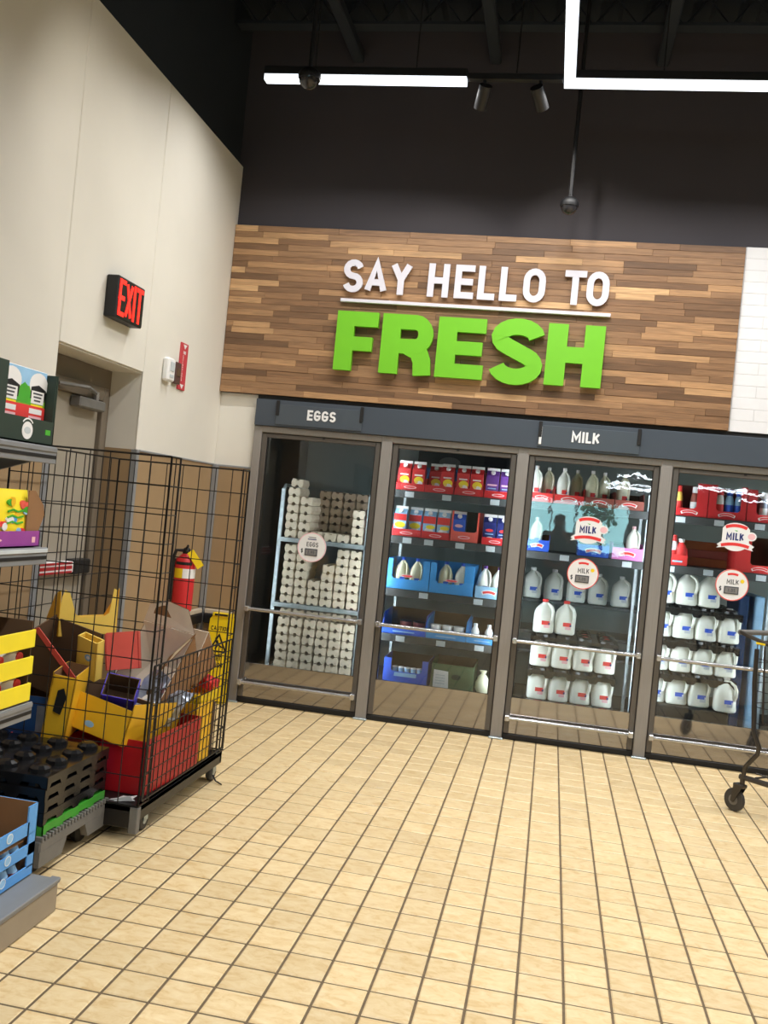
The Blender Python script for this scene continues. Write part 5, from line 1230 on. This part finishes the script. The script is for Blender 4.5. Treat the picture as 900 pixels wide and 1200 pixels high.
for s in (0, 1):
    for k in range(19): m.tube([bask(k / 18, s, 0), bask(k / 18, s, 1)], r, CART, 4)
    for t in (.2, .4, .6, .8): m.tube([bask(0, s, t), bask(1, s, t)], r, CART, 4)
for k in range(10):
    s = k / 9
    m.tube([bask(0, s, 0), bask(0, s, .95)], r, CART, 4); m.tube([bask(1, s, 0), bask(1, s, 1)], r, CART, 4); m.tube([bask(0, s, 0), bask(1, s, 0)], r, CART, 4)
for t in (.25, .5, .75):
    for x in (0, 1): m.tube([bask(x, 0, t), bask(x, 1, t)], r, CART, 4)
b_ = m.build('basket', ct)
m = MB()
for (a, b) in (((0, 0), (1, 0)), ((1, 0), (1, 1)), ((1, 1), (0, 1)), ((0, 1), (0, 0))): m.tube([bask(a[0], a[1], 1), bask(b[0], b[1], 1)], .008, CART, 8)
m.build('rim', b_)
m = MB(); m.tube([(.10, .0, .975), (-.06, .0, 1.01), (-.10, .02, 1.015)], .012, CART, 8); m.tube([(.10, WY, .975), (-.06, WY, 1.01), (-.10, WY - .02, 1.015)], .012, CART, 8); m.tube([(-.10, .01, 1.015), (-.10, WY - .01, 1.015)], .016, GREYP, 10); h_ = m.build('handle', ct, smooth=True)
m = MB(); m.box(.03, .09, -.016, -.011, .968, .98, SYEL, .002); m.build('yellow_badge', h_)

# ================================================================== LIGHT FIXTURES, CAMERAS, SPOTS
fixlab = ['short linear lamp hanging left above the wood panel', 'long linear lamp hanging right above the wood panel', 'linear lamp running from the corner towards the viewer', 'linear lamp out of view on the far right']
for i, (x0, x1, y0, y1) in enumerate(LINES):
    t = thing('linear_lamp', fixlab[i], 'lamp', ((x0 + x1) / 2, (y0 + y1) / 2, FZ)); hx, hy = (x1 - x0) / 2, (y1 - y0) / 2
    m = MB(); m.box(-hx, hx, -hy, hy, 0, .05, BLACK, .004); m.build('housing', t)
    m = MB(); m.box(-hx + .003, hx - .003, -hy + .003, hy - .003, -.035, 0, LED); m.build('diffuser', t)
    n = max(2, int(max(hx, hy) * 2 / 1.4) + 1)
    for k in range(n):
        f = (k + .5) / n * 2 - 1; m = MB(); p = (f * hx if hx > hy else 0, f * hy if hy > hx else 0)
        m.tube([(p[0], p[1], .05), (p[0], p[1], CEIL - FZ)], .004, BLACK, 5); m.build('suspension', t)
tk = thing('track_rail', 'dark track rail between the two linear lamps above the panel', 'rail', (-.66, -1.0, FZ))
m = MB(); m.box(-.29, .28, -.02, .02, -.01, .03, BLACK, .003); m.build('rail', tk)
m = MB(); m.tube([(0, 0, .03), (0, 0, CEIL - FZ)], .005, BLACK, 6); m.build('suspension', tk)
for k, (l, tg) in enumerate(SPOTS):
    t = thing('spot_head', ['left dark cylindrical spotlight on the track rail', 'right dark cylindrical spotlight on the track rail'][k], 'spotlight', (l[0], l[1], FZ - .01))
    d = (Vector(tg) - Vector(l)).normalized(); c = Vector((0, 0, -.1))
    m = MB(); m.tube([c - d * .07, c + d * .07], .04, BLACK, 14); m.build('can', t, smooth=True)
    m = MB(); m.tube([c + d * .0702, c + d * .071], .032, M('spot_lens', (200, 196, 186), .2), 14); m.build('lens', t)
    m = MB(); m.tube([(0, 0, 0), (0, 0, -.05)], .012, BLACK, 8); m.build('stem', t)
for o in [o for o in COL.objects if o.type == 'LIGHT' and o.name.startswith('track_spot')]:
    tgt = SPOTS[0 if '001' not in o.name else 1]
    d = (Vector(tgt[1]) - Vector(tgt[0])).normalized(); o.location = Vector((tgt[0][0], tgt[0][1], FZ - .11)) + d * .085
def dome(loc, lab, r):
    t = thing('dome_camera', lab, 'security camera', loc)
    m = MB(); m.lathe([(.001, -r)] + [(r * math.sin(PI * k / 8), -r * math.cos(PI * k / 8)) for k in range(1, 5)], DOME, 20); m.build('dome', t, smooth=True)
    m = MB(); m.lathe([(r * 1.06, -.002), (r * 1.1, .012), (r * 1.08, .03), (r * .7, .055), (.02, .065)], BLACK, 20); m.build('housing', t, smooth=True)
    m = MB(); m.tube([(0, 0, .06), (0, 0, CEIL - loc[2])], .014, BLACK, 8); m.build('pole', t)
dome((-1.795, -1.5, 3.93), 'round dome camera hanging in front of the left linear lamp', .06)
dome((-.28, -.45, 3.61), 'round dome camera on a pole close to the dark wall above the panel', .055)

# lamps low over the far end of the shop, mirrored in the tops of the glass doors
for k, (x, y, zz, L) in enumerate(((2.0, -22.5, 3.05, 1.6), (2.1, -21, 2.85, 1.8), (2.2, -20, 3.15, 1.5), (4.6, -21, 3.0, 1.8), (5.4, -19.5, 2.75, 1.6), (4.7, -23, 3.2, 1.4))):
    t = thing('linear_lamp', 'linear lamp low over the far end of the shop, mirrored in the door tops, ' + NTH[k], 'lamp', (x, y, zz), (0, 0, 0), 'far lamps')
    m = MB(); m.box(-L / 2, L / 2, -.05, .05, .0, .04, BLACK); m.build('housing', t)
    m = MB(); m.box(-L / 2, L / 2, -.048, .048, -.05, 0, LED2); m.build('diffuser', t)
    for sx in (-.4, .4):
        m = MB(); m.tube([(sx * L, 0, .04), (sx * L, 0, CEIL - zz)], .005, BLACK, 5); m.build('suspension', t)
# greenery outside the shop window
LEAF = M('foliage', (70, 120, 62), .6, var=.4, scale=6)
for k, (x, z, r) in enumerate(((-1.9, 1.9, .8), (1.6, 2.2, .75))):
    t = thing('shrub', 'green shrub outside the shop window, ' + NTH[k] + ' of two', 'shrub', (x, YB - 4 - .5 * k, 0), (0, 0, 0), 'shrubs outside')
    m = MB(); m.tube([(0, 0, -.1), (.03, 0, z)], .06, DKRAFT, 6); m.build('trunk', t)
    rr = random.Random(k); m = MB()
    for q in range(160):
        d = Vector((rr.gauss(0, 1), rr.gauss(0, 1), rr.gauss(0, 1))).normalized() * r * rr.uniform(.55, 1); c = Vector((0, 0, z)) + d; u = Vector((rr.gauss(0, 1), rr.gauss(0, 1), rr.gauss(0, 1))).normalized() * .14; w = d.cross(u).normalized() * .09
        m.add([c - u, c - w, c + u, c + w], [(0, 1, 2, 3)], LEAF)
    m.build('foliage', t)
m = MB(); m.box(-14, 14, YB - 16, YB - .1, -.14, -.1, M('asphalt', (120, 122, 120), .9, bump=.2)); struct(m.build('floor_outside'))

# ================================================================== PERSON HOLDING THE PHONE (mirrored in the third door)
def skin(name, nodes, edges, mat, parent=None, loc=(0, 0, 0), sub=1):
    me = bpy.data.meshes.new(name); me.from_pydata([n[:3] for n in nodes], edges, [])
    o = bpy.data.objects.new(name, me); COL.objects.link(o); o.location = loc
    if parent: o.parent = parent
    sk = o.modifiers.new('skin', 'SKIN'); sk.use_smooth_shade = True
    if not me.skin_vertices: me.attributes
    sv = me.skin_vertices[0].data if me.skin_vertices else None
    for i, n in enumerate(nodes):
        sv[i].radius = (n[3], n[4] if len(n) > 4 else n[3]); sv[i].use_root = (i == 0)
    sb = o.modifiers.new('smooth', 'SUBSURF'); sb.levels = sub; sb.render_levels = sub
    me.materials.append(mat); return o
SKINM = M('skin_tone', (176, 128, 100), .5, var=.03); JACK = M('black_jacket', (20, 20, 23), .8); JEAN = M('dark_trousers', (26, 28, 36), .8); HAIR = M('dark_hair', (24, 18, 15), .6)
def person():
    N = [(0, 0, .93, .15, .11), (0, .0, 1.12, .135, .10), (0, 0, 1.32, .16, .11), (0, 0, 1.43, .09, .08), (0, .01, 1.49, .052), (0, .02, 1.56, .075, .09), (0, .02, 1.63, .072, .088), (0, .015, 1.68, .045)]
    E_ = [(i, i + 1) for i in range(7)]
    def chain(fr, pts):
        k = fr
        for p in pts: N.append(p); E_.append((k, len(N) - 1)); k = len(N) - 1
        return k
    for s in (-1, 1):
        chain(0, [(s * .1, 0, .86, .095), (s * .105, .02, .5, .06), (s * .11, -.01, .3, .055), (s * .11, -.01, .09, .04), (s * .12, .10, .035, .035), (s * .125, .17, .028, .028)])
        w = chain(2, [(s * .17, -.0, 1.40, .062), (s * .24, .03, 1.18, .048), (s * .22, .06, 1.13, .044), (s * .12, .24, 1.36, .033), (s * .085, .30, 1.43, .024, .03), (s * .07, .325, 1.465, .02, .032)])
        for q, (dz, ln) in enumerate(((.03, .030), (.012, .034), (-.006, .032), (-.022, .026))):
            chain(w, [(s * .062, .345, 1.475 + dz, .0095), (s * .056, .345 + ln * .6, 1.482 + dz, .0085), (s * .045, .345 + ln * .62, 1.485 + dz, .0075)])
        chain(w, [(s * .055, .315, 1.49, .0105), (s * .042, .322, 1.515, .009)])
    root = skin('person', N, E_, SKINM, None, (-.10, -7.05, 0), 1)
    tag(root, 'standing person in a black jacket raising a phone, mirrored in the third door', 'person')
    g = 1.18
    J = [(0, 0, .92, .17, .13), (0, 0, 1.12, .158, .12), (0, 0, 1.32, .185, .13), (0, 0, 1.44, .085, .08)]; JE = [(0, 1), (1, 2), (2, 3)]
    for s in (-1, 1):
        b = len(J); J += [(s * .175, 0, 1.395, .078), (s * .245, .03, 1.18, .062), (s * .222, .06, 1.125, .058), (s * .13, .22, 1.34, .043)]; JE += [(2, b), (b, b + 1), (b + 1, b + 2), (b + 2, b + 3)]
    skin('jacket', J, JE, JACK, root)
    T = [(0, 0, .93, .165, .125)]; TE = []
    for s in (-1, 1):
        b = len(T); T += [(s * .1, 0, .84, .11), (s * .105, .02, .5, .078), (s * .11, -.01, .1, .065)]; TE += [(0, b), (b, b + 1), (b + 1, b + 2)]
    skin('trousers', T, TE, JEAN, root)
    m = MB(); m.loft([[(r * math.cos(a) * .95, .005 + r * math.sin(a) * 1.12, z) for a in [2 * PI * k / 16 for k in range(16)]] for r, z in ((.082, 1.585), (.09, 1.63), (.086, 1.67), (.06, 1.70), (.015, 1.712))], HAIR); h = m.build('hair', root, (0, -.012, 0), smooth=True)
    m = MB()
    m.loft([[(.011 * c, .105 + f, z + .008 * q) for c, q in ((-1, -1), (1, -1), (1, 1), (-1, 1))] for f, z in ((-.01, 1.575), (.012, 1.57))], SKINM); m.build('nose', root)
    for s in (-1, 1):
        m = MB(); m.lathe([(.001, -.006), (.008, 0), (.001, .006)], WHITE, 10, (s * .03, .100, 1.595), 'y'); m.build('eye', root)
        m = MB(); m.loft([[(s * (.078 + .01 * f), .01 + .018 * math.cos(a), 1.58 + .03 * math.sin(a)) for a in [2 * PI * k / 10 for k in range(10)]] for f in (-1, 1)], SKINM); m.build('ear', root)
        m = MB(); m.box(s * .118 - .045, s * .118 + .045, -.07, .21, 0.001, .075, BLACK, .02); m.build('shoe', root)
    m = MB(); m.box(-.022, .022, .098, .106, 1.535, 1.543, M('lips', (140, 70, 66), .5), .002); m.build('mouth', root)
person()
m = MB(); m.box(-.074, .074, -.0045, .0045, -.036, .036, BLACK, .003); ph_ = tag(m.build('phone', None, (-.10, -6.70, 1.495)), 'black phone held up in both hands by the mirrored person', 'phone')
m = MB(); m.lathe([(.007, .0044), (.007, .007)], CHROME, 12, (.055, 0, .018), 'y'); m.build('lens', ph_)
